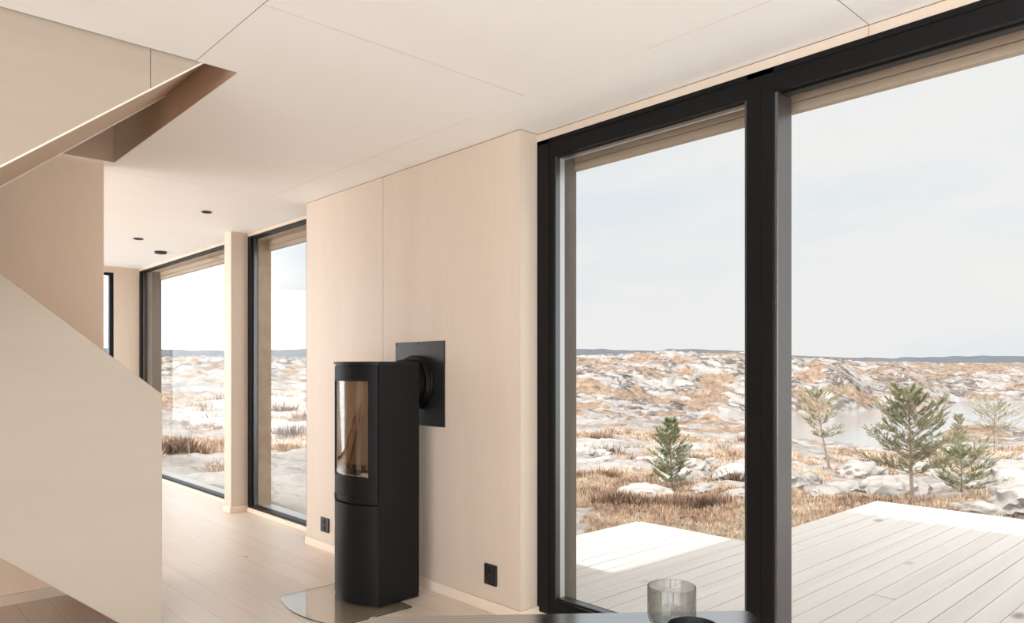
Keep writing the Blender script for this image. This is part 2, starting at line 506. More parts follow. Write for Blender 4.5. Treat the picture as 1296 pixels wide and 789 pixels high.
def side_window(n, y0, y1):
    w = win_empty(n, (2.66, (y0 + y1) / 2, .03))
    bm = bmesh.new()
    frame_rect(bm, 2.63, 2.69, y0, y1, .034, 2.37, .065, .065, .02, .022, .002)
    obj('frame', bm, M_black, w)
    bm = bmesh.new()
    box(bm, 2.652, 2.682, y1 - .08, y1 - .064, .05, 2.355, .002)
    box(bm, 2.652, 2.682, y0 + .064, y0 + .08, .05, 2.355, .002)
    obj('glazing_bead', bm, M_bead, w)
    bm = bmesh.new(); box(bm, 2.664, 2.668, y0 + .06, y1 - .06, .05, 2.355)
    obj('pane', bm, M_pane, w)
    bm = bmesh.new()
    box(bm, 2.69, 2.81, y1 - .07, y1 - .04, -.05, 2.40, .002)
    box(bm, 2.69, 2.81, y0 - .03, y0 + .03, -.05, 2.40, .002)
    obj('jamb', bm, M_tan_wood, w)
    bm = bmesh.new()
    box(bm, 2.79, 2.825, y0 - .1, y1 + .1, 2.262, 2.30, .002)
    box(bm, 2.785, 2.825, y0 - .1, y1 + .1, 2.302, 2.345, .002)
    box(bm, 2.70, 2.825, y0 - .1, y1 + .1, 2.347, 2.37, .002)
    obj('lintel', bm, M_tan_wood, w)
    bm = bmesh.new(); box(bm, 2.69, 2.83, y0, y1, -.02, .04)
    obj('sill', bm, M_alu, w)
side_window(3, 5.06, 6.19)
side_window(4, 6.345, 9.245)

def wall_window(n, axis, pos, a, b, thick=.06):
    w = win_empty(n, (pos, (a + b) / 2, .04) if axis == 'x' else ((a + b) / 2, pos, .04))
    bm = bmesh.new(); bp = bmesh.new()
    z0, z1, f = .04, 2.33, .045
    mids = [a, (a + b) / 2, b] if b - a > 2.4 else [a, b]
    for i, t in enumerate(mids):
        t0 = t if i == 0 else (t - f if i == len(mids) - 1 else t - f / 2)
        if axis == 'x': box(bm, pos, pos + thick, t0, t0 + f, z0, z1, .002)
        else: box(bm, t0, t0 + f, pos, pos + thick, z0, z1, .002)
    for zz in ((z0, z0 + f), (z1 - .03, z1)):
        if axis == 'x': box(bm, pos + .001, pos + thick - .001, a, b, zz[0], zz[1], .002)
        else: box(bm, a, b, pos + .001, pos + thick - .001, zz[0], zz[1], .002)
    if axis == 'x': box(bp, pos + .028, pos + .032, a + .02, b - .02, z0 + .02, z1 - .02)
    else: box(bp, a + .02, b - .02, pos + .028, pos + .032, z0 + .02, z1 - .02)
    obj('frame', bm, M_black, w); obj('pane', bp, M_pane, w)
wall_window(5, 'y', YF + .02, -1.4, 2.365)
wall_window(6, 'y', YB - .1, -2.2, .1)
wall_window(7, 'y', YB - .1, .3, 2.3)
for k, (a, b) in enumerate(OPS):
    wall_window(8 + k, 'x', XL - .1, a, b)

# ------------------------------------------------------------------ staircase
st = thing('staircase', 'half-turn staircase with solid plywood side panels rising through the ceiling opening', 'staircase', (0.6, 3.7, 0))
sl = .814
TH = .04
# lower guard panel
bm = bmesh.new()
lx0, lx1 = -.26, 1.16
prism(bm, [(lx1, .001), (lx1, 1.112), (lx0, 1.112 + sl * (lx1 - lx0)), (lx0, .845 * (1.035 - lx0)), (1.035, .001)], 'y', 3.72, 3.72 + TH)
bmesh.ops.bevel(bm, geom=bm.edges[:], offset=.0015, segments=1, affect='EDGES')
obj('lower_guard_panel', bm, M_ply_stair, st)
# upper guard panel in two sheets
def up_bot(x): return 1.885 + .808 * (x - .397)
def up_top(x): return min(3.65, up_bot(x) + 1.15)
bm = bmesh.new()
for a, b in ((-.26, .851 - .0008), (.851 + .0008, 1.163)):
    prism(bm, [(a, up_bot(a)), (b, up_bot(b)), (b, up_top(b)), (a, up_top(a))], 'y', 2.853, 2.853 + TH)
bmesh.ops.bevel(bm, geom=bm.edges[:], offset=.0015, segments=1, affect='EDGES')
M_ply_up_dim = wood('birch_ply_upper_dim', (.40, .325, .255), (.455, .375, .30), 'x', 6, 1.5, .55, bump=.02, fine=.3)  # same ply as the lower panel, darkened: its dimmer light put into the colour
obj('upper_guard_panel', bm, M_ply_up_dim, st)
M_soffit_shaded = wood('stair_underside_shaded', (.50, .37, .27), (.57, .43, .32), 'x', 6, 2, .6)  # browned and darkened: shade under the stairs put into the colour
# sloping underside of the upper flight, a little higher than the panel's edge
def so(x): return 1.998 + .835 * (x - .516)
bm = bmesh.new()
prism(bm, [(-.26, so(-.26)), (1.165, so(1.165)), (1.165, so(1.165) + .022), (-.26, so(-.26) + .022)], 'y', 2.853 + TH, 3.70)
obj('soffit', bm, M_soffit_shaded, st)
bm = bmesh.new()
prism(bm, [(-.26, so(-.26) - .004), (1.165, so(1.165) - .004), (1.165, so(1.165) + .24), (-.26, so(-.26) + .24)], 'y', 3.70, 3.715)
obj('far_stringer', bm, M_edge, st)
M_highlight = plain('pale_edge_highlight', (.86, .78, .69), .45)  # pale strips painted in for the light caught along the edges
bm = bmesh.new()
prism(bm, [(-.26, up_bot(-.26)), (1.165, up_bot(1.165)), (1.165, up_bot(1.165) + .006), (-.26, up_bot(-.26) + .006)], 'y', 2.8515, 2.8535)
prism(bm, [(-.26, up_bot(-.26) - .0015), (1.165, up_bot(1.165) - .0015), (1.165, up_bot(1.165) + .0005), (-.26, up_bot(-.26) + .0005)], 'y', 2.8515, 2.862)
obj('edge_highlight', bm, M_highlight, st)
bm = bmesh.new()
prism(bm, [(-.26, so(-.26) - .006), (1.165, so(1.165) - .006), (1.165, so(1.165) + .003), (-.26, so(-.26) + .003)], 'y', 3.692, 3.7005)
obj('edge_highlight', bm, M_highlight, st)
# treads of both flights and the landing
for k in range(6):
    bm = bmesh.new()
    x1 = 1.13 - k * .237
    box(bm, x1 - .26, x1, 3.765, 4.565, .193 * (k + 1) - .03, .193 * (k + 1), .003)
    obj('tread', bm, M_base, st)
for k in range(6):
    bm = bmesh.new()
    x0 = -.41 + k * .237
    box(bm, x0, min(x0 + .26, 1.163), 2.897, 3.698, 1.351 + .193 * (k + 1) - .03, 1.351 + .193 * (k + 1), .003)
    obj('tread', bm, M_base, st)
bm = bmesh.new()
prism(bm, [(1.03, .004), (1.03, .026), (-.26, .845 * 1.295 + .026), (-.26, .845 * 1.295 + .004)], 'y', 3.762, 4.565)
box(bm, -1.298, -.262, 3.72, 3.755, 0, 1.298)
obj('lower_soffit', bm, M_soffit_shaded, st)
bm = bmesh.new(); box(bm, -1.34, -.262, 2.855, 4.565, 1.30, 1.351, .003); box(bm, -1.34, -1.30, 2.855, 4.565, 0, 1.30)
obj('landing', bm, M_ply_stair, st)

# ------------------------------------------------------------------ wood stove
stv = thing('wood_stove', 'tall black steel wood stove with curved glass door on a glass hearth plate', 'stove', (2.18, 3.44, .008))
YC, HW, SAG, XF, XR = 3.44, .2175, .08, 2.056, 2.312
RR = (HW ** 2 + SAG ** 2) / (2 * SAG)
XCN = XF - SAG + RR
AL = math.asin(HW / RR)
def arc_pts(r, a0, a1, n=24):
    return [(XCN - r * math.cos(a0 + (a1 - a0) * i / n), YC - r * math.sin(a0 + (a1 - a0) * i / n)) for i in range(n + 1)]
def outline(off=0.0, n=32):
    r = RR + off
    al = math.asin(min(1, (HW + off) / r))
    p = arc_pts(r, al, -al, n)      # from -y side to +y side
    return p + [(XR + off * .3, YC + HW + off), (XR + off * .3, YC - HW - off)]
Z0 = .012
ZD, ZT = .528, 1.253
bm = bmesh.new()
prism(bm, outline(), 'z', Z0 + .012, ZD - .005)
bmesh.ops.bevel(bm, geom=[e for e in bm.edges if len(e.link_faces) == 2 and e.calc_face_angle(0) > .6], offset=.003, segments=2, affect='EDGES')
obj('lower_body', bm, M_steel, stv, 35)
bm = bmesh.new()
prism(bm, outline(-.004), 'z', .008, Z0 + .014)
obj('plinth', bm, M_steel, stv, 35)
bm = bmesh.new()   # upper shell: sides and back, hollow
prism(bm, [(XF + .001, YC - HW), (XR, YC - HW), (XR, YC + HW), (XF + .001, YC + HW), (XF + .001, YC + HW - .02), (XR - .02, YC + HW - .02), (XR - .02, YC - HW + .02), (XF + .001, YC - HW + .02)], 'z', ZD - .005, ZT)
bmesh.ops.bevel(bm, geom=[e for e in bm.edges if len(e.link_faces) == 2 and e.calc_face_angle(0) > .6], offset=.002, segments=2, affect='EDGES')
prism(bm, outline(-.02), 'z', ZD - .004, ZD + .02)
obj('upper_body', bm, M_steel, stv, 35)
bm = bmesh.new()
prism(bm, outline(.006), 'z', ZT + .005, 1.270)
bmesh.ops.bevel(bm, geom=[e for e in bm.edges if len(e.link_faces) == 2 and e.calc_face_angle(0) > .6], offset=.002, segments=2, affect='EDGES')
prism(bm, outline(-.004), 'z', ZT - .004, ZT + .006)
obj('top_plate', bm, M_steel_top, stv, 35)
# the curved door
GA = math.radians(30.5)
GZ0, GZ1 = .668, 1.168
def arc_block(bm, a0, a1, z0, z1, r0, r1, n=20):
    po = arc_pts(r1, a0, a1, n); pi_ = arc_pts(r0, a0, a1, n)
    prism(bm, po + pi_[::-1], 'z', z0, z1)
dz0 = ZD + .004
bm = bmesh.new()
arc_block(bm, -AL + .012, AL - .012, GZ1, ZT - .006, RR - .022, RR)
arc_block(bm, -AL + .012, AL - .012, ZD + .035, GZ0, RR - .022, RR)
arc_block(bm, -AL + .012, -GA, GZ0, GZ1, RR - .022, RR, 6)
arc_block(bm, GA, AL - .012, GZ0, GZ1, RR - .022, RR, 6)
arc_block(bm, -AL + .012, AL - .012, dz0, ZD + .033, RR - .022, RR - .001)
door = obj('door', bm, M_steel, stv, 35)
bm = bmesh.new()
arc_block(bm, -GA - .01, GA + .01, GZ0 - .004, GZ1 + .004, RR - .012, RR - .008)
obj('glass_pane', bm, M_stove_glass, door, 35)
bm = bmesh.new()
arc_block(bm, -.44, -.30, ZD - .002, ZD + .03, RR - .004, RR + .003, 4)
obj('handle', bm, M_socket_in, door, 35)
bm = bmesh.new()   # slot on the side
box(bm, XF + .012, XF + .075, YC - HW - .0012, YC - HW + .002, ZD - .006, ZD - .0025)
obj('side_slot', bm, M_socket_in, stv)
# lining
bm = bmesh.new()
box(bm, XR - .045, XR - .022, YC - .185, YC + .185, .62, 1.235)
obj('back_lining', bm, M_verm, stv)
bm = bmesh.new(); box(bm, XF - .01, XR - .046, YC - HW + .022, YC - HW + .046, .62, 1.235); obj('side_lining', bm, M_verm, stv)
bm = bmesh.new(); box(bm, XF - .01, XR - .046, YC + HW - .046, YC + HW - .022, .62, 1.235); obj('side_lining', bm, M_verm, stv)
bm = bmesh.new()
prism(bm, [(XF - .01, 1.215), (XR - .047, 1.13), (XR - .047, 1.15), (XF - .01, 1.235)], 'y', YC - .17, YC + .17)
obj('baffle', bm, M_verm, stv)
bm = bmesh.new()
box(bm, XF - .03, XR - .047, YC - .17, YC + .17, .645, .69, .008)
obj('grate_bed', bm, M_ash, stv)
bm = bmesh.new()
arc_block(bm, -.5, .5, .672, .70, RR - .05, RR - .035)
for a in (-.35, -.12, .12, .35):
    x, y = XCN - (RR - .043) * math.cos(a), YC - (RR - .043) * math.sin(a)
    box(bm, x - .004, x + .004, y - .012, y + .012, .69, .725)
obj('log_guard', bm, M_steel, stv)
# flue
def cyl_x(bm, x0, x1, r, cy, cz, seg=56, bev=.003):
    prof = [(0, x0), (r - bev, x0), (r, x0 + bev), (r, x1 - bev), (r - bev, x1), (0, x1)]
    rings = []
    for rr, x in prof:
        if rr < 1e-6: rings.append([bm.verts.new((x, cy, cz))])
        else: rings.append([bm.verts.new((x, cy + rr * math.cos(2 * PI * k / seg), cz + rr * math.sin(2 * PI * k / seg))) for k in range(seg)])
    fs = []
    for a, b in zip(rings, rings[1:]):
        for k in range(seg):
            l = (k + 1) % seg
            if len(a) == 1: fs.append(bm.faces.new((a[0], b[k], b[l])))
            elif len(b) == 1: fs.append(bm.faces.new((a[k], b[0], a[l])))
            else: fs.append(bm.faces.new((a[k], b[k], b[l], a[l])))
    bmesh.ops.recalc_face_normals(bm, faces=fs)
FY, FZ = 3.408, 1.155
bm = bmesh.new()
cyl_x(bm, XR, 2.39, .128, FY, FZ)
cyl_x(bm, 2.345, 2.36, .134, FY, FZ)
obj('flue_pipe', bm, M_steel, stv, 35)
bm = bmesh.new()
cyl_x(bm, 2.388, 2.441, .150, FY, FZ)
cyl_x(bm, 2.40, 2.408, .154, FY, FZ)
cyl_x(bm, 2.42, 2.428, .154, FY, FZ)
obj('flue_collar', bm, M_steel, stv, 35)

pl = thing('flue_wall_plate', 'square black steel plate screwed to the wall around the flue', 'wall plate', (2.448, 3.408, 1.148))
bm = bmesh.new(); box(bm, 2.441, 2.4499, 3.173, 3.643, .912, 1.386, .0015)
obj('plate', bm, plain('plate_steel', (.020, .019, .0185), .36, .2), pl)
for y in (3.186, 3.408, 3.63):
    for z in (.925, 1.373) if y == 3.408 else (.925, 1.149, 1.373):
        bm = bmesh.new(); cyl_x(bm, 2.4385, 2.4415, .006, y, z, 12, .001)
        obj('screw', bm, M_screw, pl, 35)

# log leaning in the firebox
bm = bmesh.new()
base = [(2.03, 3.545), (2.055, 3.53), (2.075, 3.545), (2.07, 3.572), (2.04, 3.575)]
rg = []
random.seed(3)
for i in range(9):
    t = i / 8
    z = .692 + t * .34
    k = (1 - .25 * t) * (1 if i < 7 else .55 if i == 7 else .2)
    rg.append([bm.verts.new((2.055 + (x - 2.055) * k * random.uniform(.85, 1.15) + .10 * t, 3.553 + (y - 3.553) * k * random.uniform(.85, 1.15) + .01 * t, z + random.uniform(-.008, .008))) for x, y in base])
for a, b in zip(rg, rg[1:]):
    for k in range(5):
        bm.faces.new((a[k], a[(k + 1) % 5], b[(k + 1) % 5], b[k]))
bm.faces.new(rg[0][::-1]); bm.faces.new(rg[-1])
bmesh.ops.recalc_face_normals(bm, faces=bm.faces[:])
tag(obj('split_log', bm, M_bark), 'dark split log standing behind the stove glass', 'log')

# glass hearth plate
bm = bmesh.new()
P = [(2.19, 3.115), (1.80, 3.10)]
for i in range(25):
    y = 3.115 + (3.745 - 3.115) * i / 24
    P.append((1.703 + ((y - 3.43) ** 2) / (2 * .72), y))
P += [(2.19, 3.75)]
P = P[:1] + P[2:]
prism(bm, P, 'z', .0005, .0075)
bmesh.ops.bevel(bm, geom=[e for e in bm.edges if abs(e.verts[0].co.z - e.verts[1].co.z) < 1e-6], offset=.001, segments=1, affect='EDGES')
hg = bpy.data.materials.new('hearth_glass'); hg.use_nodes = True
b = hg.node_tree.nodes['Principled BSDF']
b.inputs['Base Color'].default_value = (.90, .93, .90, 1); b.inputs['Transmission Weight'].default_value = 1; b.inputs['Roughness'].default_value = .0; b.inputs['IOR'].default_value = 1.52
nt = hg.node_tree
nt.nodes.remove(b)
tg = thin_glass('hearth_pane', (.93, .92, .89), 1.55, 1.7)
M_edge_glass = plain('hearth_glass_edge', (.03, .045, .04), .2)
hp = obj('hearth_plate', bm, tg)
hp.data.materials.append(M_edge_glass)
for p in hp.data.polygons:
    if abs(p.normal.z) < .3: p.material_index = 1
tag(hp, 'clear glass hearth plate with curved front edge on the floor under the stove', 'hearth plate')
bpy.data.materials.remove(hg)

# ------------------------------------------------------------------ wall sockets
def socket(y0, y1, z0, z1, label):
    t = thing('wall_socket', label, 'socket', (SX, (y0 + y1) / 2, (z0 + z1) / 2))
    bm = bmesh.new(); box(bm, SX - .012, SX, y0, y1, z0, z1, .003)
    pl_ = obj('face_plate', bm, M_socket, t)
    cy = (y0 + y1) / 2
    r = (z1 - z0) * .205
    for cz in (z0 + (z1 - z0) * .27, z0 + (z1 - z0) * .73):
        bm = bmesh.new()
        cyl_x(bm, SX - .0155, SX - .011, r, cy, cz, 32, .001)
        o = obj('outlet', bm, M_socket, t, 35)
        bm = bmesh.new()
        cyl_x(bm, SX - .0160, SX - .0150, r * .82, cy, cz, 32, .0003)
        obj('recess', bm, M_socket_in, o, 35)
        bm = bmesh.new()
        for s in (-1, 1):
            cyl_x(bm, SX - .0165, SX - .0158, .0028, cy + s * .0095, cz, 10, .0002)
        obj('pin_hole', bm, M_screw, o)
socket(4.442, 4.548, .124, .222, 'black double wall socket left of the stove near the floor')
socket(2.745, 2.836, .136, .241, 'black double wall socket low on the wall between stove and big window')

# ------------------------------------------------------------------ ceiling spots
def spot(x, y, r, label):
    t = thing('ceiling_spotlight', label, 'ceiling spotlight', (x, y, ZC), 'recessed spotlights in the far ceiling')
    bm = bmesh.new()
    lathe(bm, [(r, 0), (r, -.006), (r - .004, -.009), (r * .72, -.009), (r * .66, -.003), (r * .66, 0)], x, y, 32, z0=ZC)
    obj('ring', bm, M_spot, t, 35)
    bm = bmesh.new()
    lathe(bm, [(0, -.004), (r * .67, -.004), (r * .67, -.001), (0, -.001)], x, y, 24, z0=ZC)
    obj('lens', bm, M_lens, t, 35)
spot(2.038, 5.53, .036, 'small black ceiling spotlight nearest the stove')
spot(2.011, 7.094, .042, 'small black ceiling spotlight in the middle of the far ceiling')
t = thing('smoke_detector', 'flat dark round fitting on the far ceiling close to the windows', 'ceiling fitting', (2.40, 7.74, ZC))
bm = bmesh.new()
lathe(bm, [(.058, 0), (.058, -.012), (.050, -.022), (.02, -.024), (0, -.024)], 2.40, 7.74, 32, z0=ZC)
obj('body', bm, M_spot, t, 35)
bm = bmesh.new(); lathe(bm, [(.014, -.0235), (.013, -.028), (0, -.028)], 2.40, 7.74, 16, z0=ZC); obj('test_button', bm, M_screw, t, 35)

# ------------------------------------------------------------------ table, glass, cup
TZ = .74
fx = Vector((.785, 1.265)); fr_ = Vector((1.376, .768))
ex = (fr_ - fx).normalized(); ey = Vector((ex.y, -ex.x)) * 1
if ey.dot(Vector((-.6, -.75))) < 0: ey = -ey
tb = thing('dining_table', 'black table with thin smooth top in front of the big window', 'table', (.68, .66, 0))
def tp(a, b): v = fx + ex * a + ey * b; return (v.x, v.y)
Wd, Ln = (fr_ - fx).length, 1.25
r = .012
pts = []
for (a, b, a0) in ((Wd - r, r, -PI / 2), (Wd - r, Ln - r, 0), (r, Ln - r, PI / 2), (r, r, PI)):
    for k in range(5):
        an = a0 + PI / 2 * k / 4
        pts.append(tp(a + r * math.cos(an), b + r * math.sin(an)))
bm = bmesh.new()
prism(bm, pts, 'z', TZ - .022, TZ)
bmesh.ops.bevel(bm, geom=[e for e in bm.edges if abs(e.verts[0].co.z - e.verts[1].co.z) < 1e-6], offset=.0015, segments=2, affect='EDGES')
obj('table_top', bm, M_table, tb)
bm = bmesh.new()
prism(bm, [tp(.06, .06), tp(Wd - .06, .06), tp(Wd - .06, .08), tp(.06, .08)], 'z', TZ - .09, TZ - .0225)
prism(bm, [tp(.06, Ln - .08), tp(Wd - .06, Ln - .08), tp(Wd - .06, Ln - .06), tp(.06, Ln - .06)], 'z', TZ - .09, TZ - .0225)
prism(bm, [tp(.06, .08), tp(.08, .08), tp(.08, Ln - .08), tp(.06, Ln - .08)], 'z', TZ - .09, TZ - .0225)
prism(bm, [tp(Wd - .08, .08), tp(Wd - .06, .08), tp(Wd - .06, Ln - .08), tp(Wd - .08, Ln - .08)], 'z', TZ - .09, TZ - .0225)
obj('apron', bm, M_table, tb)
for a, b in ((.06, .06), (Wd - .1, .06), (.06, Ln - .1), (Wd - .1, Ln - .1)):
    bm = bmesh.new(); prism(bm, [tp(a, b), tp(a + .04, b), tp(a + .04, b + .04), tp(a, b + .04)], 'z', 0, TZ - .0225)
    obj('leg', bm, M_table, tb)

# smoked glass tumbler: wide bowl over a narrower stacking foot
m, nt, b = new_mat('smoked_glass')
b.inputs['Base Color'].default_value = (.80, .79, .75, 1)
b.inputs['Transmission Weight'].default_value = 1; b.inputs['Roughness'].default_value = 0; b.inputs['IOR'].default_value = 1.45
M_smoke = m
va = N(nt, 'ShaderNodeVolumeAbsorption'); va.inputs['Color'].default_value = (.40, .40, .37, 1); va.inputs['Density'].default_value = 22
nt.links.new(va.outputs[0], nt.nodes['Material Output'].inputs['Volume'])
b.inputs['Base Color'].default_value = (1, 1, 1, 1)
bm = bmesh.new()
R0 = .0425
prof = [(0, .0), (.031, .0), (.033, .002), (.0345, .035), (.036, .044), (.041, .052), (R0, .060), (R0, .1085), (R0 - .0007, .110), (R0 - .0016, .1085), (R0 - .0024, .062), (.0385, .056), (.033, .049), (.0305, .038), (.029, .010), (.025, .007), (0, .007)]
lathe(bm, prof, 1.0925, .7595, 96, z0=TZ + .0003)
M_smoke_thin = thin_glass('smoked_thin_glass', (.83, .82, .785), 1.5, .9)
nt = M_smoke_thin.node_tree
lw = N(nt, 'ShaderNodeLayerWeight'); lw.inputs['Blend'].default_value = .5
rr_ = ramp(nt, [(0, (.845, .84, .82)), (.72, (.72, .715, .695)), (.92, (.16, .155, .15))])
nt.links.new(lw.outputs['Facing'], rr_.inputs['Fac'])
nt.links.new(rr_.outputs['Color'], next(n for n in nt.nodes if n.type == 'BSDF_TRANSPARENT').inputs['Color'])
tag(obj('glass_tumbler', bm, M_smoke_thin, None, 50), 'smoky grey drinking glass standing on the black table', 'drinking glass')
# black cup
bm = bmesh.new()
lathe(bm, [(0, .0), (.028, .0), (.031, .003), (.037, .03), (.0412, .073), (.0405, .0755), (.0392, .075), (.0352, .032), (.029, .008), (0, .006)], 1.034, .677, 72, z0=TZ + .0003)
tag(obj('black_cup', bm, M_cup, None, 60), 'matt black cup in front of the smoked glass on the table', 'cup')

# ------------------------------------------------------------------ deck
DZ = -.03
bm = bmesh.new()
pitch = .122
y = 2.72
k = 0
random.seed(11)
while y - pitch > -4.5:
    y0, y1 = y - pitch + .005, y
    cuts = [2.84]
    x = 2.84 + random.uniform(.6, 3.2)
    while x < 7.0:
        cuts.append(x); x += random.uniform(2.2, 4.0)
    cuts.append(7.26)
    for a, b_ in zip(cuts, cuts[1:]):
        if b_ - a > .05: box(bm, a + .0012, b_ - .0012, y0, y1, DZ - .028, DZ + random.uniform(-.0015, .0015))
    y -= pitch
    k += 1
y = 2.72
while y < 3.66:
    box(bm, 2.84, 4.86, y + .005, y + pitch, DZ - .028, DZ + random.uniform(-.0015, .0015))
    y += pitch
box(bm, 7.262, 7.29, -4.5, 2.745, DZ - .2, DZ)
box(bm, 4.862, 7.262, 2.7215, 2.745, DZ - .2, DZ - .002)
box(bm, 4.862, 4.885, 2.746, 3.72, DZ - .2, DZ)
box(bm, 2.84, 4.885, 3.70, 3.72, DZ - .2, DZ)
dk = obj('deck', bm, M_deck)
struct(dk, 'pale board deck outside the big window')
bm = bmesh.new()
for yy in np.arange(-4.3, 2.7, .6):
    box(bm, 2.9, 7.25, yy, yy + .05, DZ - .25, DZ - .029)
for yy in (2.9, 3.5):
    box(bm, 2.9, 4.85, yy, yy + .05, DZ - .25, DZ - .029)
for xx in (4.6, 7.0):
    for yy in (-4.2, -2, 0.3, 2.6):
        box(bm, xx, xx + .12, yy - .1, yy + .02, -2.2, DZ - .2)
struct(obj('deck_joists', bm, M_grey_wood), 'joists under the deck')

# ------------------------------------------------------------------ terrain
def hash2(ix, iy, seed):
    h = (ix.astype(np.int64) * 374761393 + iy.astype(np.int64) * 668265263 + seed * 974634777) & 0xffffffff
    h = ((h ^ (h >> 13)) * 1274126177) & 0xffffffff
    h = (h ^ (h >> 16)) & 0xffffffff
    return h.astype(np.float64) / 4294967295.0
def vnoise(x, y, seed=0):
    x0 = np.floor(x); y0 = np.floor(y)
    fx_, fy_ = x - x0, y - y0
    u = fx_ * fx_ * fx_ * (fx_ * (fx_ * 6 - 15) + 10); v = fy_ * fy_ * fy_ * (fy_ * (fy_ * 6 - 15) + 10)
    def gr(dx, dy):
        a = hash2(x0 + dx, y0 + dy, seed) * 2 * PI
        return np.cos(a) * (fx_ - dx) + np.sin(a) * (fy_ - dy)
    return ((gr(0, 0) * (1 - u) + gr(1, 0) * u) * (1 - v) + (gr(0, 1) * (1 - u) + gr(1, 1) * u) * v) * 1.5
def fbm(x, y, oct=4, seed=0, ridged=False, gain=.5):
    s = 0; a = 1; t = 0; c, sn = math.cos(.7), math.sin(.7)
    for o in range(oct):
        n = vnoise(x, y, seed + o)
        if ridged: n = 1 - 2 * np.abs(n)
        s = s + a * n; t += a
        x, y = (x * c - y * sn) * 2.03 + 11.3, (x * sn + y * c) * 2.03 - 5.1
        a *= gain
    return s / t
PH = [-8, 17, 27, 40, 48, 55, 61, 66, 70, 75, 80, 104]
RW = [2.5, 5, 8, 13, 20, 35, 60, 72, 85, 100, 115, 130, 145, 170, 200, 240, 300, 450, 700, 1200]
LEFT = [-.35, -.3, -.35, -.5, -.6, -.8, -.8, -.7, -.5, -.3, .0, .3, .6, .9, 1.2, 1.8, 2.5, 3.5, 5, 7]
TB = {
 -8: LEFT, 17: LEFT, 27: LEFT,
 40: [-0.45, -0.5, -0.6, -0.8, -1.1, -1.8, -2.4, -2.5, -2.4, -2.2, -1.8, -1.0, 0.0, 1.5, 2.6, 3.0, 3.0, 3.0, 4.0, 6.0],
 48: [-0.6, -0.7, -0.85, -1.1, -1.6, -2.7, -4.0, -4.5, -4.8, -5.0, -4.6, -1.4, 0.2, 1.6, 1.9, 1.8, 1.6, 3.0, 4.0, 6.0],
 55: [-0.7, -0.75, -0.85, -1.15, -1.6, -2.8, -4.2, -4.7, -5.2, -5.6, -5.9, -2.9, 0.0, 2.2, 2.8, 2.8, 2.6, 4.0, 4.0, 6.0],
 61: [-0.8, -0.8, -0.85, -1.1, -1.6, -2.9, -4.4, -5.0, -5.4, -8.6, -8.9, -3.7, -0.2, 2.2, 2.6, 2.6, 1.6, 3.0, 4.0, 5.0],
 66: [-0.9, -0.9, -0.9, -1.1, -1.7, -3.2, -5.2, -8.6, -9.4, -9.6, -9.0, -4.7, -0.5, 0.6, 1.1, 1.1, 0.6, 3.0, 3.0, 4.0],
 70: [-0.9, -0.9, -0.9, -1.05, -1.7, -3.2, -5.3, -8.8, -9.6, -9.6, -9.4, -8.9, -5.2, -2.6, -0.8, 0.2, 0.9, 1.5, 2.0, 2.5],
 75: [-0.9, -0.9, -0.85, -0.95, -1.4, -2.7, -4.7, -5.3, -6.1, -8.6, -9.2, -9.6, -9.6, -9.0, -5.2, -2.3, -0.2, 1.2, 1.8, 2.2],
 80: [-0.9, -0.9, -0.85, -0.95, -1.3, -2.4, -4.5, -5.1, -6.0, -8.6, -9.2, -9.6, -9.6, -9.2, -5.6, -2.5, -0.3, 1.2, 1.8, 2.2],
 104: [-0.9, -0.9, -0.85, -0.95, -1.3, -2.4, -4.5, -5.1, -6.0, -8.6, -9.2, -9.6, -9.6, -9.2, -5.6, -2.5, -0.3, 1.2, 1.8, 2.2],
}
TAB = np.array([TB[p] for p in PH])
def base_h(phi, lr):
    lrw = np.log(np.array(RW))
    i = np.clip(np.searchsorted(PH, phi) - 1, 0, len(PH) - 2)
    j = np.clip(np.searchsorted(lrw, lr) - 1, 0, len(RW) - 2)
    ph = np.array(PH, float)
    t = np.clip((phi - ph[i]) / (ph[i + 1] - ph[i]), 0, 1); t = t * t * (3 - 2 * t)
    s_ = np.clip((lr - lrw[j]) / (lrw[j + 1] - lrw[j]), 0, 1)
    return (TAB[i, j] * (1 - t) + TAB[i + 1, j] * t) * (1 - s_) + (TAB[i, j + 1] * (1 - t) + TAB[i + 1, j + 1] * t) * s_

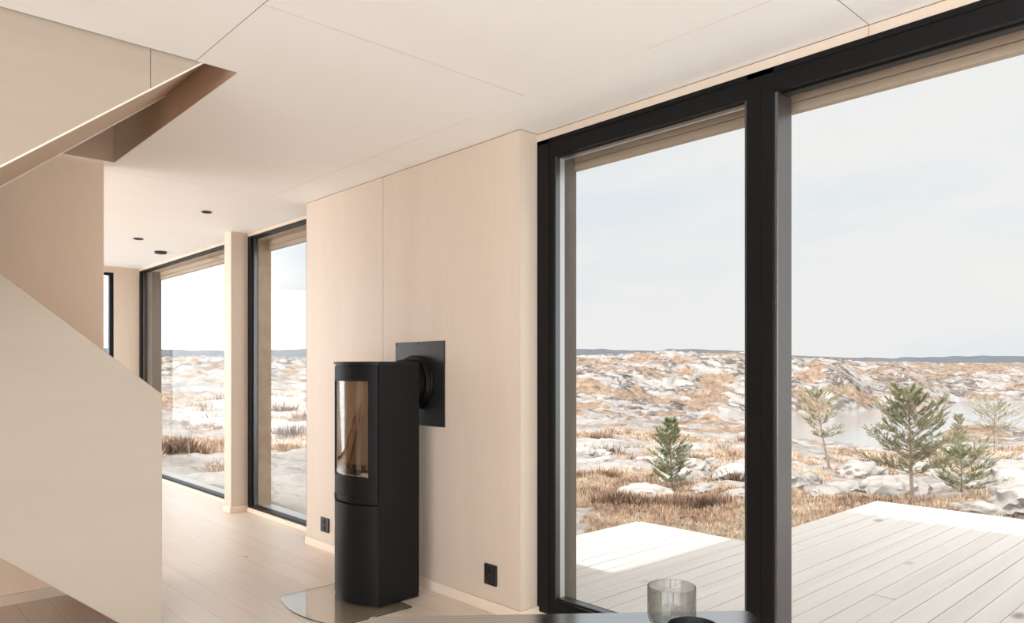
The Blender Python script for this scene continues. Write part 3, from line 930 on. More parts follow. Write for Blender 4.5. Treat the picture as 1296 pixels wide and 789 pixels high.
def terrain(x, y):
    r = np.maximum(np.hypot(x, y), 2.5)
    phi = np.degrees(np.arctan2(x, y))
    wx = fbm(x * .05, y * .05, 2, 91) * np.clip(r * .05, 0, 6)
    h = base_h(phi + wx * 20 / r, np.log(r))
    far = np.clip((r - 30) / 90, 0, 1)
    # rounded ice-worn rock humps, bigger with distance
    hump = fbm(x * .16, y * .16, 4, 5, True, .5)
    hump2 = fbm(x * .035, y * .035, 4, 17, True, .5)
    h = h + (.16 + .22 * np.clip(r / 40, 0, 1)) * hump * np.clip((r - 4) / 6, 0.1, 1) + far * 1.5 * hump2 + far * .85 * fbm(x * .2, y * .2, 4, 48, True, .6) + far * 1.1 * fbm(x * .11 + y * .05, y * .03, 3, 44, True)
    # heather cover in the hollows
    near_right = np.clip((phi - 38) / 12, 0, 1)
    cov = .5 + 1.15 * fbm(x * .16 + 3, y * .16, 5, 33, False, .6) - .55 * hump * (1 - .5 * far) - .30 * hump2 * far + far * .5 * fbm(x * .09 + y * .06, y * .035 - x * .02, 5, 37, False, .65)
    cov = cov + .55 * fbm(x * .7, y * .7, 3, 39) * np.clip(1.5 - r / 40, 0, 1)
    cov = cov + near_right * np.where(r < 95, .22, .09) + (1 - near_right) * .14
    cov = cov + .16 * np.exp(-((r - 12) / 7) ** 2) * near_right
    cov = cov + np.clip((r - 230) / 120, 0, .35) + far * .12
    cov = np.clip((cov - .38) / .30, 0, 1)
    # tussocks
    am = np.clip(r / 60, .08, 1) * .35
    h = h + cov * (np.abs(fbm(x * 1.3, y * 1.3, 3, 61)) * .20 * np.clip(1.6 - r / 60, .2, 1)) + cov * far * .25 * fbm(x * .5, y * .5, 2, 71)
    # cracks / ledges on the rock
    h = h + (1 - cov) * (.06 * fbm(x * .9, y * .9, 4, 81, True) * np.clip(r / 10, .4, 2.5))
    return h, cov

NA, NR = 780, 760
phs = np.radians(np.linspace(-6, 102, NA))
rs = np.exp(np.linspace(math.log(3.2), math.log(1100), NR))
PHI, RG = np.meshgrid(phs, rs)
GX, GY = RG * np.sin(PHI), RG * np.cos(PHI)
GZ_, COV = terrain(GX, GY)
# keep the ground clear of house and deck
inside = (GX < 3.0)
GZ_ = np.where(inside & (GY < 9.9), np.minimum(GZ_, -.35), GZ_)
ondeck = (GX < 7.6) & (GY < 4.1)
GZ_ = np.where(ondeck, np.minimum(GZ_, -.42), GZ_)
verts = np.stack([GX.ravel(), GY.ravel(), GZ_.ravel()], 1)
idx = np.arange(NA * NR).reshape(NR, NA)
quads = np.stack([idx[:-1, :-1].ravel(), idx[:-1, 1:].ravel(), idx[1:, 1:].ravel(), idx[1:, :-1].ravel()], 1)[:, ::-1]
cx_ = verts[quads].mean(1)
keep = ~((cx_[:, 0] < 2.6) & (cx_[:, 1] < 9.4))
quads = quads[keep]
me = bpy.data.meshes.new('ground')
me.vertices.add(len(verts)); me.vertices.foreach_set('co', verts.ravel())
me.loops.add(len(quads) * 4); me.loops.foreach_set('vertex_index', quads.ravel().astype(np.int32))
me.polygons.add(len(quads)); me.polygons.foreach_set('loop_start', np.arange(0, len(quads) * 4, 4, dtype=np.int32))
me.polygons.foreach_set('use_smooth', np.ones(len(quads), bool))
me.update(calc_edges=True)
at = me.attributes.new('cover', 'FLOAT', 'POINT'); at.data.foreach_set('value', COV.ravel().astype(np.float32))
at = me.attributes.new('far_mask', 'FLOAT', 'POINT'); at.data.foreach_set('value', np.clip((RG - 30) / 60, 0, 1).ravel().astype(np.float32))  # distance mask: far ground gets a darker colour to offset the glare on it

def ground_mat(steep=.9, bdist=.09):
    m, nt, b = new_mat('rock_and_heather')
    L = nt.links.new
    tc = N(nt, 'ShaderNodeTexCoord')
    cov = N(nt, 'ShaderNodeAttribute'); cov.attribute_name = 'cover'
    def noise(scale, det=4, dist=0, rough=.55, vec=None):
        n = N(nt, 'ShaderNodeTexNoise'); n.inputs['Scale'].default_value = scale; n.inputs['Detail'].default_value = det; n.inputs['Distortion'].default_value = dist; n.inputs['Roughness'].default_value = rough
        L(vec or tc.outputs['Object'], n.inputs['Vector']); return n
    # rock
    n1 = noise(.35, 8, .6, .65)
    rk = ramp(nt, [(.30, (.16, .14, .125)), (.42, (.26, .232, .21)), (.55, (.345, .312, .285)), (.72, (.405, .372, .345))])
    L(n1.outputs['Fac'], rk.inputs['Fac'])
    vo = N(nt, 'ShaderNodeTexVoronoi'); vo.feature = 'DISTANCE_TO_EDGE'; vo.inputs['Scale'].default_value = .55
    wv = N(nt, 'ShaderNodeMapping'); wv.inputs['Scale'].default_value = (1.6, .7, 1.2); L(tc.outputs['Object'], wv.inputs['Vector'])
    nd = noise(1.2, 4); av = N(nt, 'ShaderNodeVectorMath', operation='ADD'); L(wv.outputs['Vector'], av.inputs[0]); L(nd.outputs['Color'], av.inputs[1]); L(av.outputs[0], vo.inputs['Vector'])
    ck = ramp(nt, [(0, (.45, .43, .42)), (.035, (1, 1, 1))]); L(vo.outputs['Distance'], ck.inputs['Fac'])
    rk2 = N(nt, 'ShaderNodeMix', data_type='RGBA', blend_type='MULTIPLY'); rk2.inputs['Factor'].default_value = .55
    L(rk.outputs['Color'], rk2.inputs['A']); L(ck.outputs['Color'], rk2.inputs['B'])
    vo2 = N(nt, 'ShaderNodeTexVoronoi'); vo2.feature = 'DISTANCE_TO_EDGE'; vo2.inputs['Scale'].default_value = .13
    nd2 = noise(.25, 6, .4, .7); sc2 = N(nt, 'ShaderNodeVectorMath', operation='SCALE'); sc2.inputs['Scale'].default_value = 9.0; L(nd2.outputs['Color'], sc2.inputs[0])
    wv2 = N(nt, 'ShaderNodeMapping'); wv2.inputs['Scale'].default_value = (1.0, .55, 1.3); wv2.inputs['Rotation'].default_value = (.2, .5, .5); L(tc.outputs['Object'], wv2.inputs['Vector'])
    av2 = N(nt, 'ShaderNodeVectorMath', operation='ADD'); L(wv2.outputs['Vector'], av2.inputs[0]); L(sc2.outputs[0], av2.inputs[1]); L(av2.outputs[0], vo2.inputs['Vector'])
    ck2 = ramp(nt, [(0, (.20, .18, .17)), (.04, (.52, .49, .47)), (.10, (1, 1, 1))]); L(vo2.outputs['Distance'], ck2.inputs['Fac'])
    li0 = N(nt, 'ShaderNodeAttribute'); li0.attribute_name = 'far_mask'
    rkc = N(nt, 'ShaderNodeMix', data_type='RGBA', blend_type='MULTIPLY'); L(li0.outputs['Fac'], rkc.inputs['Factor']); L(rk2.outputs['Result'], rkc.inputs['A']); L(ck2.outputs['Color'], rkc.inputs['B'])
    rk2 = rkc
    # heather
    n2 = noise(.9, 6, .3, .7)
    ht = ramp(nt, [(.28, (.07, .05, .036)), (.42, (.17, .112, .075)), (.55, (.27, .185, .128)), (.70, (.34, .255, .18)), (.85, (.21, .19, .12))])
    L(n2.outputs['Fac'], ht.inputs['Fac'])
    n3 = noise(14, 4, .2, .7)
    hv = N(nt, 'ShaderNodeMix', data_type='RGBA', blend_type='OVERLAY'); hv.inputs['Factor'].default_value = .55
    L(ht.outputs['Color'], hv.inputs['A']); L(n3.outputs['Color'], hv.inputs['B'])
    n3b = N(nt, 'ShaderNodeHueSaturation'); n3b.inputs['Saturation'].default_value = 1.0; L(hv.outputs['Result'], n3b.inputs['Color'])
    # mask broken up: fine noise close by, slanting bands on the far slopes
    n4 = noise(1.1, 9, .25, .72)
    mb = N(nt, 'ShaderNodeMapping'); mb.inputs['Scale'].default_value = (.5, 1.1, 1.6); mb.inputs['Rotation'].default_value = (.5, .3, .6); L(tc.outputs['Object'], mb.inputs['Vector'])
    n6 = noise(.5, 10, .5, .75, mb.outputs['Vector'])
    mu6 = N(nt, 'ShaderNodeMath', operation='MULTIPLY_ADD'); mu6.inputs[1].default_value = 2.6; mu6.inputs[2].default_value = -1.3; L(n6.outputs['Fac'], mu6.inputs[0])
    ad = N(nt, 'ShaderNodeMath', operation='ADD'); L(cov.outputs['Fac'], ad.inputs[0])
    mu = N(nt, 'ShaderNodeMath', operation='MULTIPLY_ADD'); mu.inputs[1].default_value = 2.2; mu.inputs[2].default_value = -1.1; L(n4.outputs['Fac'], mu.inputs[0])
    sm = N(nt, 'ShaderNodeMath', operation='ADD'); L(mu.outputs[0], sm.inputs[0]); L(mu6.outputs[0], sm.inputs[1])
    L(sm.outputs[0], ad.inputs[1])
    ms = ramp(nt, [(.36, (0, 0, 0)), (.62, (1, 1, 1))]); L(ad.outputs[0], ms.inputs['Fac'])
    # rock darkened where steep or fissured: relief shade put into the colour
    geo = N(nt, 'ShaderNodeNewGeometry'); sx = N(nt, 'ShaderNodeSeparateXYZ'); L(geo.outputs['Normal'], sx.inputs['Vector'])
    n7 = noise(.5, 8, .8, .7, mb.outputs['Vector'])
    st_ = N(nt, 'ShaderNodeMath', operation='MULTIPLY_ADD'); st_.inputs[1].default_value = .9; L(n7.outputs['Fac'], st_.inputs[0]); L(sx.outputs['Z'], st_.inputs[2])
    sr = ramp(nt, [(.64, (.22, .20, .19)), (.78, (.58, .55, .52)), (.90, (1, 1, 1))])
    hf = N(nt, 'ShaderNodeMath', operation='MULTIPLY'); hf.inputs[1].default_value = .72; L(st_.outputs[0], hf.inputs[0]); L(hf.outputs[0], sr.inputs['Fac'])
    rk3 = N(nt, 'ShaderNodeMix', data_type='RGBA', blend_type='MULTIPLY'); rk3.inputs['Factor'].default_value = steep
    L(rk2.outputs['Result'], rk3.inputs['A']); L(sr.outputs['Color'], rk3.inputs['B'])
    mx = N(nt, 'ShaderNodeMix', data_type='RGBA'); L(ms.outputs['Color'], mx.inputs['Factor']); L(rk3.outputs['Result'], mx.inputs['A']); L(n3b.outputs['Color'], mx.inputs['B'])
    li = N(nt, 'ShaderNodeAttribute'); li.attribute_name = 'far_mask'
    lm = N(nt, 'ShaderNodeMix', data_type='RGBA', blend_type='MULTIPLY'); L(li.outputs['Fac'], lm.inputs['Factor']); L(mx.outputs['Result'], lm.inputs['A']); lm.inputs['B'].default_value = (.86, .865, .875, 1)  # far ground toned down in colour against the strong sky glare
    L(lm.outputs['Result'], b.inputs['Base Color'])
    b.inputs['Roughness'].default_value = .9; b.inputs['Specular IOR Level'].default_value = .15
    bp = N(nt, 'ShaderNodeBump'); bp.inputs['Strength'].default_value = 1.0; bp.inputs['Distance'].default_value = bdist
    n5 = noise(5, 8, .3, .7); L(n5.outputs['Fac'], bp.inputs['Height']); L(bp.outputs['Normal'], b.inputs['Normal'])
    return m
gr = link('ground', me, ground_mat())
struct(gr, 'rocky heath with bare pale rock and brown heather')

def ground_z(x, y):
    z, c = terrain(np.array([float(x)]), np.array([float(y)]))
    return float(z[0]), float(c[0])

# lake
bm = bmesh.new()
vs = [bm.verts.new(v) for v in ((20, 20, -5.5), (420, -40, -5.5), (520, 160, -5.5), (120, 230, -5.5), (40, 110, -5.5))]
f_ = bm.faces.new(vs)
bmesh.ops.recalc_face_normals(bm, faces=[f_])
if f_.normal.z < 0: f_.normal_flip()
m, nt, b = new_mat('lake_water')
b.inputs['Base Color'].default_value = (.26, .255, .25, 1); b.inputs['Roughness'].default_value = .12; b.inputs['IOR'].default_value = 1.33
no = N(nt, 'ShaderNodeTexNoise'); no.inputs['Scale'].default_value = .8; no.inputs['Detail'].default_value = 4
tc = N(nt, 'ShaderNodeTexCoord'); nt.links.new(tc.outputs['Object'], no.inputs['Vector'])
bp = N(nt, 'ShaderNodeBump'); bp.inputs['Strength'].default_value = .12; bp.inputs['Distance'].default_value = .1
nt.links.new(no.outputs['Fac'], bp.inputs['Height']); nt.links.new(bp.outputs['Normal'], b.inputs['Normal'])
lk = obj('lake', bm, m); struct(lk, 'pale still lake below the rocky hill')

# far wooded ridges
n = 400
ph = np.radians(np.linspace(-8, 104, n))
def ridge(name, R, hfun, depth, mat, label):
    vv, ff = [], []
    rows = 7
    for i in range(rows):
        t = i / (rows - 1)
        rr = R + depth * t
        hh = hfun(np.degrees(ph), ph) * math.sin(t * PI * .5) ** .8 + vnoise(ph * 60, np.full(n, i * .7), 5) * 2.5 * t
        for k in range(n): vv.append((rr * math.sin(ph[k]), rr * math.cos(ph[k]), -4 + hh[k]))
    for i in range(rows - 1):
        for k in range(n - 1):
            a = i * n + k; ff.append((a, a + n, a + n + 1, a + 1))
    me = bpy.data.meshes.new(name); me.from_pydata(vv, [], ff)
    o = link(name, me, mat, None, 60)
    return struct(o, label)
def h1(deg, rad):
    left = 1 / (1 + np.exp((deg - 62) / 1.6))
    return 5 + 36 + left * 30 + 7 * fbm(rad * 9, rad * 0 + 1.3, 4, 21) * (1 + left) + 3 * vnoise(rad * 42, rad * 0, 8)
mh = wood('far_forest_hazed', (.05, .056, .064), (.08, .088, .098), 'z', 1, .02, .95, bump=0)  # blue-grey tint puts the distance haze into the forest colour
ridge('hills', 2300, h1, 500, mh, 'far wooded ridge on the horizon, haze put into its blue-grey colour')

# ------------------------------------------------------------------ vegetation
def needle_tuft(vv, ff, p, d, n, ln, wd, rnd):
    a = d.cross(Vector((0, 0, 1)))
    if a.length < 1e-3: a = Vector((1, 0, 0))
    a.normalize(); b = d.cross(a).normalized()
    for _ in range(n):
        an = rnd.uniform(0, 2 * PI); sp = rnd.uniform(.25, 1.0)
        q = (d + (a * math.cos(an) + b * math.sin(an)) * sp).normalized()
        s_ = q.cross(Vector((rnd.uniform(-1, 1), rnd.uniform(-1, 1), rnd.uniform(-1, 1)))).normalized() * wd
        p0 = p + d * rnd.uniform(-.03, .03) * ln * 12
        l = ln * rnd.uniform(.7, 1.2)
        k = len(vv)
        vv += [p0 - s_, p0 + s_, p0 + q * l]
        ff.append((k, k + 1, k + 2))

def foliage_mat(name, c0, c1, trans=.25):
    m, nt, b = new_mat(name)
    tc = N(nt, 'ShaderNodeTexCoord'); no = N(nt, 'ShaderNodeTexNoise'); no.inputs['Scale'].default_value = 9; no.inputs['Detail'].default_value = 3
    nt.links.new(tc.outputs['Object'], no.inputs['Vector'])
    r = ramp(nt, [(.3, c0), (.7, c1)]); nt.links.new(no.outputs['Fac'], r.inputs['Fac']); nt.links.new(r.outputs['Color'], b.inputs['Base Color'])
    b.inputs['Roughness'].default_value = .7; b.inputs['Specular IOR Level'].default_value = .2
    return m
M_needle = foliage_mat('pine_needles', (.19, .185, .105), (.34, .32, .195))
M_needle2 = foliage_mat('young_pine_needles', (.15, .18, .085), (.27, .29, .15))
M_needle3 = foliage_mat('pale_pine_needles', (.24, .215, .12), (.33, .30, .18))
M_trunk = wood('pine_bark', (.17, .12, .09), (.34, .25, .18), 'z', 3, 20, .9, bump=.5)
M_twig = wood('bare_twigs', (.26, .16, .10), (.40, .27, .18), 'z', 3, 20, .9, bump=.2)

def pine(name, label, x, y, hgt, spread, seed, mat, lean=(0, 0), crown0=.25, dens=1.0, shape='cone', zoff=0, whorl=.07):
    rnd = random.Random(seed)
    z0 = ground_z(x, y)[0] - .03 + zoff
    t = thing(name, label, 'tree', (x, y, z0), None)
    base = Vector((x, y, z0))
    def ax(k): return base + Vector((lean[0] * k + .03 * hgt * math.sin(k * 5 + seed) * k, lean[1] * k, hgt * k))
    bm = bmesh.new()
    npt = 12
    r0 = .018 * hgt
    tube(bm, [ax(i / npt) for i in range(npt + 1)], [r0 * (1 - .9 * i / npt) + .002 for i in range(npt + 1)], 8)
    vv, ff = [], []
    nl = .012 * hgt + .020
    k = crown0
    ang = rnd.uniform(0, 6)
    while k < .985:
        f = (k - crown0) / (1 - crown0)
        if shape == 'cone': L_ = spread * (1.0 - f) ** .62 * (.62 + .38 * min(1, f * 3))
        elif shape == 'round': L_ = spread * math.sqrt(max(.02, 1 - (2 * f - .9) ** 2 * .9))
        else: L_ = spread * (.35 + .65 * math.sin(min(1, f * 1.1) * PI * .75))
        nb = rnd.choice((4, 5, 6))
        for j in range(nb):
            ang += 2 * PI / nb + rnd.uniform(-.3, .3)
            L2 = L_ * rnd.uniform(.45, 1.15) + .03 * hgt
            p0 = ax(k + rnd.uniform(-.02, .02))
            el = rnd.uniform(-.12, .30) + .55 * f
            d = Vector((math.cos(ang) * math.cos(el), math.sin(ang) * math.cos(el), math.sin(el)))
            pts = [p0]
            for s in range(1, 6):
                d = (d + Vector((rnd.uniform(-.16, .16), rnd.uniform(-.16, .16), rnd.uniform(.02, .14)))).normalized()
                pts.append(pts[-1] + d * L2 / 5)
            br = max(.0022, .28 * r0 * (1 - .6 * f))
            tube(bm, pts, [br, br * .85, br * .7, br * .5, br * .35, .0012], 5)
            for s in range(2, 6):
                for tw in range(7 if s > 2 else 4):
                    if rnd.random() > dens: continue
                    pp = pts[s].lerp(pts[s - 1], rnd.random())
                    dd = (pts[s] - pts[s - 1]).normalized()
                    if s < 5 or tw:
                        side = dd.cross(Vector((0, 0, 1))).normalized() * rnd.choice((-1, 1))
                        dd = (dd * .7 + side * rnd.uniform(.4, 1.1) + Vector((0, 0, rnd.uniform(-.05, .7)))).normalized()
                    tl = (L2 * .16 + .03 * hgt) * rnd.uniform(.6, 1.3)
                    e = pp + dd * tl
                    tube(bm, [pp, e], [.0026, .0012], 4)
                    for q in range(3):
                        needle_tuft(vv, ff, pp.lerp(e, .45 + .28 * q), dd, 16, nl, .0016 + .0007 * hgt, rnd)
        k += whorl * rnd.uniform(.75, 1.2)
    needle_tuft(vv, ff, ax(1.0), Vector((0, 0, 1)), 30, nl * 1.4, .003, rnd)
    obj('trunk', bm, M_trunk, t, 60)
    me = bpy.data.meshes.new('foliage'); me.from_pydata([tuple(v) for v in vv], [], ff)
    link('foliage', me, mat, t)
    return t

pine('pine_tree', 'largest pine, bushy and dark green, just beyond the deck corner', 12.15, 4.05, 1.66, .92, 5, M_needle, (-.06, .05), .26, .9, 'cone', 0, .065)
pine('pine_tree', 'thin crooked pine with sparse crown by the lake shore left of the bushy pine', 22.3, 9.75, 2.35, .90, 9, M_needle3, (-.45, .25), .48, .6, 'round')
pine('pine_tree', 'small light green pine on the heath seen through the left pane', 11.95, 8.32, 1.34, .56, 14, M_needle2, (0, 0), .14, .6, 'cone')
pine('pine_tree', 'pale flat-crowned pine by the far right lake shore', 40.0, 9.78, 2.2, 1.5, 21, M_needle3, (.1, 0), .55, .75, 'round')
pine('pine_tree', 'slim pale pine sapling standing right of the bushy pine near the water', 33.0, 9.3, 1.7, .5, 23, M_needle3, (0, 0), .2, .45, 'cone')
pine('juniper_bush', 'low spreading green bush right behind the bushy pine', 14.0, 3.9, .62, .75, 31, M_needle2, (0, 0), .1, .6, 'round')

# heather tussocks near the house: grass-like blades, uncountable
def tufts():
    rng = np.random.default_rng(4)
    n = 42000
    ph_ = np.radians(rng.uniform(12, 82, n * 3)); rr = np.exp(rng.uniform(math.log(4.2), math.log(48), n * 3))
    x, y = rr * np.sin(ph_), rr * np.cos(ph_)
    z, c = terrain(x, y)
    ok = (c > .55) & ~((x < 7.5) & (y < 3.95)) & ~((x < 3.1))
    x, y, z, rr, c = x[ok][:n], y[ok][:n], z[ok][:n], rr[ok][:n], c[ok][:n]
    n = len(x)
    nb = 9
    patch = fbm(x * .45, y * .45, 3, 301)
    size = (.035 + .06 * rng.random(n) + .05 * np.clip(patch + .2, 0, 1) + .10 * np.clip((patch - .22) * 6, 0, 1)) * np.clip(rr / 13, .55, 2.2)
    X = np.repeat(x, nb); Y_ = np.repeat(y, nb); Z_ = np.repeat(z, nb); Sz = np.repeat(size, nb)
    a = rng.uniform(0, 2 * PI, n * nb); sp = rng.uniform(.2, 1.05, n * nb); off = rng.uniform(0, .8, n * nb) * Sz
    bx, by = X + np.cos(a) * off, Y_ + np.sin(a) * off
    l = Sz * rng.uniform(.6, 1.3, n * nb)
    tx, ty, tz = bx + np.cos(a) * l * sp, by + np.sin(a) * l * sp, Z_ + l * np.sqrt(1 - sp ** 2 * .8)
    w_ = .06 * Sz + .003
    sx, sy = -np.sin(a + rng.uniform(-1, 1, n * nb)) * w_, np.cos(a) * w_
    V = np.empty((n * nb, 3, 3))
    V[:, 0] = np.stack([bx - sx, by - sy, Z_ - .03], 1); V[:, 1] = np.stack([bx + sx, by + sy, Z_ - .03], 1); V[:, 2] = np.stack([tx, ty, tz], 1)
    me = bpy.data.meshes.new('heather')
    me.vertices.add(n * nb * 3); me.vertices.foreach_set('co', V.reshape(-1))
    me.loops.add(n * nb * 3); me.loops.foreach_set('vertex_index', np.arange(n * nb * 3, dtype=np.int32))
    me.polygons.add(n * nb); me.polygons.foreach_set('loop_start', np.arange(0, n * nb * 3, 3, dtype=np.int32))
    me.update(calc_edges=True)
    at = me.attributes.new('shade', 'FLOAT', 'POINT'); at.data.foreach_set('value', np.repeat(np.repeat(np.clip(.5 + .75 * fbm(x * .5 + 9, y * .5, 4, 311) + .20 * rng.normal(size=n) - .42 * np.clip((patch - .22) * 6, 0, 1), 0, 1), nb), 3).astype(np.float32))
    m, nt, b = new_mat('heather_blades')
    A_ = N(nt, 'ShaderNodeAttribute'); A_.attribute_name = 'shade'
    r_ = ramp(nt, [(0, (.10, .062, .042)), (.22, (.30, .185, .125)), (.45, (.47, .33, .23)), (.7, (.58, .45, .33)), (.92, (.60, .52, .40)), (1, (.32, .31, .19))])
    nt.links.new(A_.outputs['Fac'], r_.inputs['Fac']); nt.links.new(r_.outputs['Color'], b.inputs['Base Color'])
    b.inputs['Roughness'].default_value = .9; b.inputs['Specular IOR Level'].default_value = .1
    o = link('heather', me, m)
    tag(o, 'brown and ochre heather tussocks covering the heath beyond the deck', 'heather', kind='stuff')
tufts()

# boulders
M_rock = ground_mat(.2, .03); M_rock.name = 'boulder_rock'
def boulder(x, y, sx, sy, sz, rot, seed, label, sink=.40):
    bm = bmesh.new()
    bmesh.ops.create_icosphere(bm, subdivisions=4, radius=1)
    co_ = np.array([v.co[:] for v in bm.verts])
    n1 = fbm(co_[:, 0] * 1.1 + seed * 7.3, co_[:, 1] * 1.1 + co_[:, 2] * 1.7, 3, seed, True)
    n2 = fbm(co_[:, 0] * 3 + seed, co_[:, 1] * 3 - co_[:, 2] * 3.3, 3, seed + 5)
    z0 = ground_z(x, y)[0]
    R_ = Matrix.Rotation(rot, 3, 'Z')
    for v, a, c in zip(bm.verts, n1, n2):
        p = v.co * (1 + .34 * a + .16 * c)
        p = Vector((p.x * sx, p.y * sy, p.z * sz))
        v.co = R_ @ p + Vector((x, y, z0 + sz * (1 - 2 * sink)))
    o = obj('boulder', bm, M_rock, None, 50)
    tag(o, label, 'boulder', 'boulders on the heath')
boulder(12.3, 2.55, .55, .42, .30, .4, 2, 'pale boulder with a dark hollow near the deck edge at far right')
boulder(13.3, 6.85, .45, .36, .27, -.5, 3, 'grey boulder in the heather beside the window mullion, seen through the left pane')
boulder(10.6, 7.9, .6, .45, .18, .8, 4, 'wide flat pale rock below the small light green pine')
boulder(14.0, 8.1, .5, .4, .25, .2, 5, 'whitish rock right of the small light green pine')
boulder(14.6, 5.2, .6, .4, .22, 1.0, 6, 'low pale rock left of the bushy pine trunk')
boulder(13.6, 4.75, .35, .5, .28, 1.2, 7, 'pale rock close behind the bushy pine trunk')
boulder(16.0, 3.4, 1.0, .6, .3, .1, 8, 'long whitish rock slab right of the bushy pine')
boulder(19.5, 7.7, .7, .5, .35, .3, 9, 'rounded pale rock near the thin crooked pine')

rq = random.Random(12)
nrk = 0
while nrk < 26:
    ph_ = math.radians(rq.uniform(44, 79)); r_ = rq.uniform(9.5, 26)
    x_, y_ = r_ * math.sin(ph_), r_ * math.cos(ph_)
    if x_ < 8.2 and y_ < 4.6: continue
    if any(math.hypot(x_ - a_, y_ - b_) < 1.0 for a_, b_ in ((12.15, 4.05), (11.95, 8.32), (14.0, 3.9), (22.3, 9.75))): continue
    q_ = rq.uniform(.14, .34) * (r_ / 12) ** .6
    boulder(x_, y_, q_ * rq.uniform(1, 1.6), q_ * rq.uniform(.7, 1), q_ * rq.uniform(.45, .7), rq.uniform(0, 3), 40 + nrk, 'small pale rock half sunk in the brown heather beyond the deck', .35)
    nrk += 1
# twiggy brown bush outside the left windows
t = thing('twig_bush', 'brown twiggy bush on pale rock outside the left window', 'bush', (4.6, 11.6, 0))
rnd = random.Random(8)
bm = bmesh.new()
bx, by = 4.62, 11.6
bz = ground_z(bx, by)[0]
for i in range(120):
    a = rnd.uniform(0, 2 * PI); rr = .30 * math.sqrt(rnd.random())
    p = Vector((bx + math.cos(a) * rr * 1.2, by + math.sin(a) * rr * .8, bz - .02))
    d = Vector((math.cos(a) * rnd.uniform(0, .6), math.sin(a) * rnd.uniform(0, .6), 1)).normalized()
    hh = rnd.uniform(.12, .27)
    tube(bm, [p, p + d * hh * .5, p + (d + Vector((rnd.uniform(-.5, .5), rnd.uniform(-.5, .5), 0))).normalized() * hh], [.006, .005, .003], 4)
obj('twigs', bm, M_twig, t)

# ------------------------------------------------------------------ daylight
W = bpy.data.worlds.new('sky'); S.world = W; W.use_nodes = True
nt = W.node_tree; L = nt.links.new
bg = nt.nodes['Background']
tc = N(nt, 'ShaderNodeTexCoord')
mp = N(nt, 'ShaderNodeMapping'); mp.inputs['Scale'].default_value = (1, 1, 3.2)
L(tc.outputs['Generated'], mp.inputs['Vector'])
cn = N(nt, 'ShaderNodeTexNoise'); cn.inputs['Scale'].default_value = 2.4; cn.inputs['Detail'].default_value = 6; cn.inputs['Roughness'].default_value = .55; cn.inputs['Distortion'].default_value = .4
L(mp.outputs['Vector'], cn.inputs['Vector'])
cr = ramp(nt, [(.34, (.80, .845, .885)), (.48, (.885, .89, .895)), (.7, (.915, .905, .89))])
L(cn.outputs['Fac'], cr.inputs['Fac'])
# overcast sky: brighter overhead, with unseen glare lobes added out of view to light the interior
sepv = N(nt, 'ShaderNodeSeparateXYZ'); L(tc.outputs['Generated'], sepv.inputs['Vector'])
mz = N(nt, 'ShaderNodeMapRange'); mz.interpolation_type = 'SMOOTHSTEP'
for k_, v_ in (('From Min', .42), ('From Max', 1.0), ('To Min', 1.0), ('To Max', 2.4)): mz.inputs[k_].default_value = v_
L(sepv.outputs['Z'], mz.inputs['Value'])
dt = N(nt, 'ShaderNodeVectorMath', operation='DOT_PRODUCT'); dt.inputs[1].default_value = Vector((-.95, -.10, -.22)).normalized()
L(tc.outputs['Generated'], dt.inputs[0])
mr = N(nt, 'ShaderNodeMapRange'); mr.interpolation_type = 'SMOOTHSTEP'
for k_, v_ in (('From Min', .25), ('From Max', .95), ('To Min', .0), ('To Max', 8.6)): mr.inputs[k_].default_value = v_
L(dt.outputs['Value'], mr.inputs['Value'])
dt2 = N(nt, 'ShaderNodeVectorMath', operation='DOT_PRODUCT'); dt2.inputs[1].default_value = Vector((-.45, .9, .0)).normalized()
L(tc.outputs['Generated'], dt2.inputs[0])
mr2 = N(nt, 'ShaderNodeMapRange'); mr2.interpolation_type = 'SMOOTHSTEP'
for k_, v_ in (('From Min', .55), ('From Max', 1.0), ('To Min', .0), ('To Max', 3.4)): mr2.inputs[k_].default_value = v_
L(dt2.outputs['Value'], mr2.inputs['Value'])
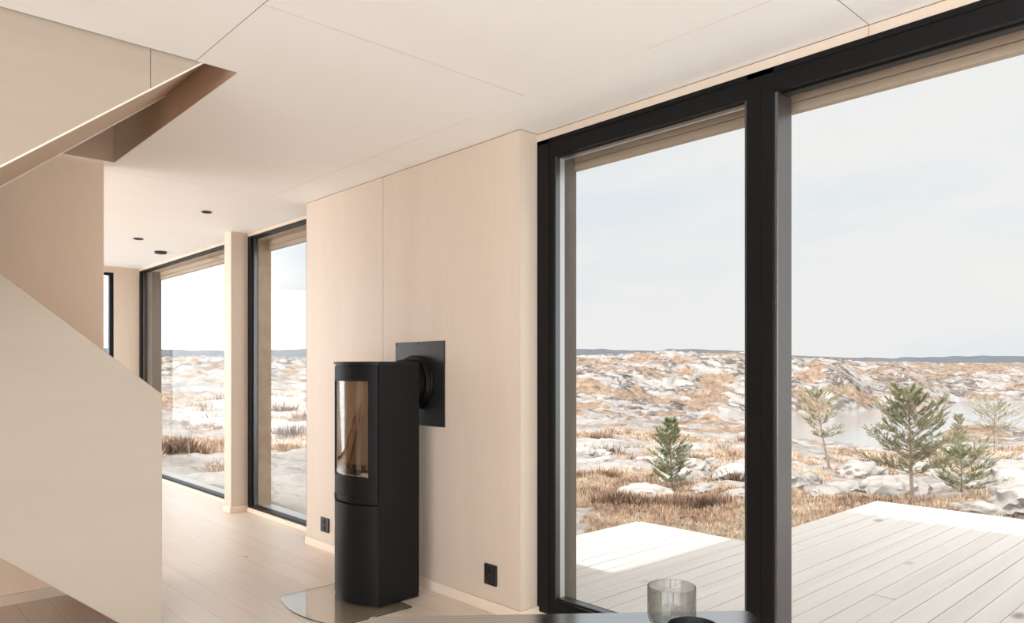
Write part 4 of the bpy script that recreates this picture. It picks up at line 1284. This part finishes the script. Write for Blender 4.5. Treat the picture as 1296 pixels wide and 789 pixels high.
dt3 = N(nt, 'ShaderNodeVectorMath', operation='DOT_PRODUCT'); dt3.inputs[1].default_value = (-.1, -.99, .05)
L(tc.outputs['Generated'], dt3.inputs[0])
mr3 = N(nt, 'ShaderNodeMapRange'); mr3.interpolation_type = 'SMOOTHSTEP'
for k_, v_ in (('From Min', .3), ('From Max', 1.0), ('To Min', .0), ('To Max', 2.2)): mr3.inputs[k_].default_value = v_
L(dt3.outputs['Value'], mr3.inputs['Value'])
ad3 = N(nt, 'ShaderNodeMath', operation='ADD'); L(mr3.outputs['Result'], ad3.inputs[0]); L(mr2.outputs['Result'], ad3.inputs[1])
ad0 = N(nt, 'ShaderNodeMath', operation='ADD'); L(mr.outputs['Result'], ad0.inputs[0]); L(ad3.outputs[0], ad0.inputs[1])
sc0 = N(nt, 'ShaderNodeVectorMath', operation='SCALE'); L(cr.outputs['Color'], sc0.inputs[0]); L(mz.outputs['Result'], sc0.inputs['Scale'])
sc1 = N(nt, 'ShaderNodeVectorMath', operation='SCALE'); sc1.inputs[0].default_value = (.85, .895, .95); L(ad0.outputs[0], sc1.inputs['Scale'])
sc_ = N(nt, 'ShaderNodeVectorMath', operation='ADD'); L(sc0.outputs[0], sc_.inputs[0]); L(sc1.outputs[0], sc_.inputs[1])
L(sc_.outputs[0], bg.inputs['Color'])
bg.inputs['Strength'].default_value = 1.0

sd = bpy.data.lights.new('sun', 'SUN'); sd.energy = 3.4; sd.angle = math.radians(1.2); sd.color = (1, .96, .90)
so_ = bpy.data.objects.new('sun', sd); COL.objects.link(so_)
el = math.radians(75)
trav = Vector((math.cos(el), -.04 * math.cos(el), -math.sin(el)))
so_.rotation_euler = trav.to_track_quat('-Z', 'Y').to_euler()
so_.location = (-3, 0, 12)

S.view_settings.view_transform = 'Standard'
S.view_settings.look = 'None'
S.view_settings.gamma = 1
S.view_settings.use_curve_mapping = False
S.view_settings.exposure = 0
S.cycles.max_bounces = 12
S.cycles.diffuse_bounces = 7
S.cycles.transparent_max_bounces = 16
S.cycles.use_denoising = True
S.cycles.sample_clamp_indirect = 6
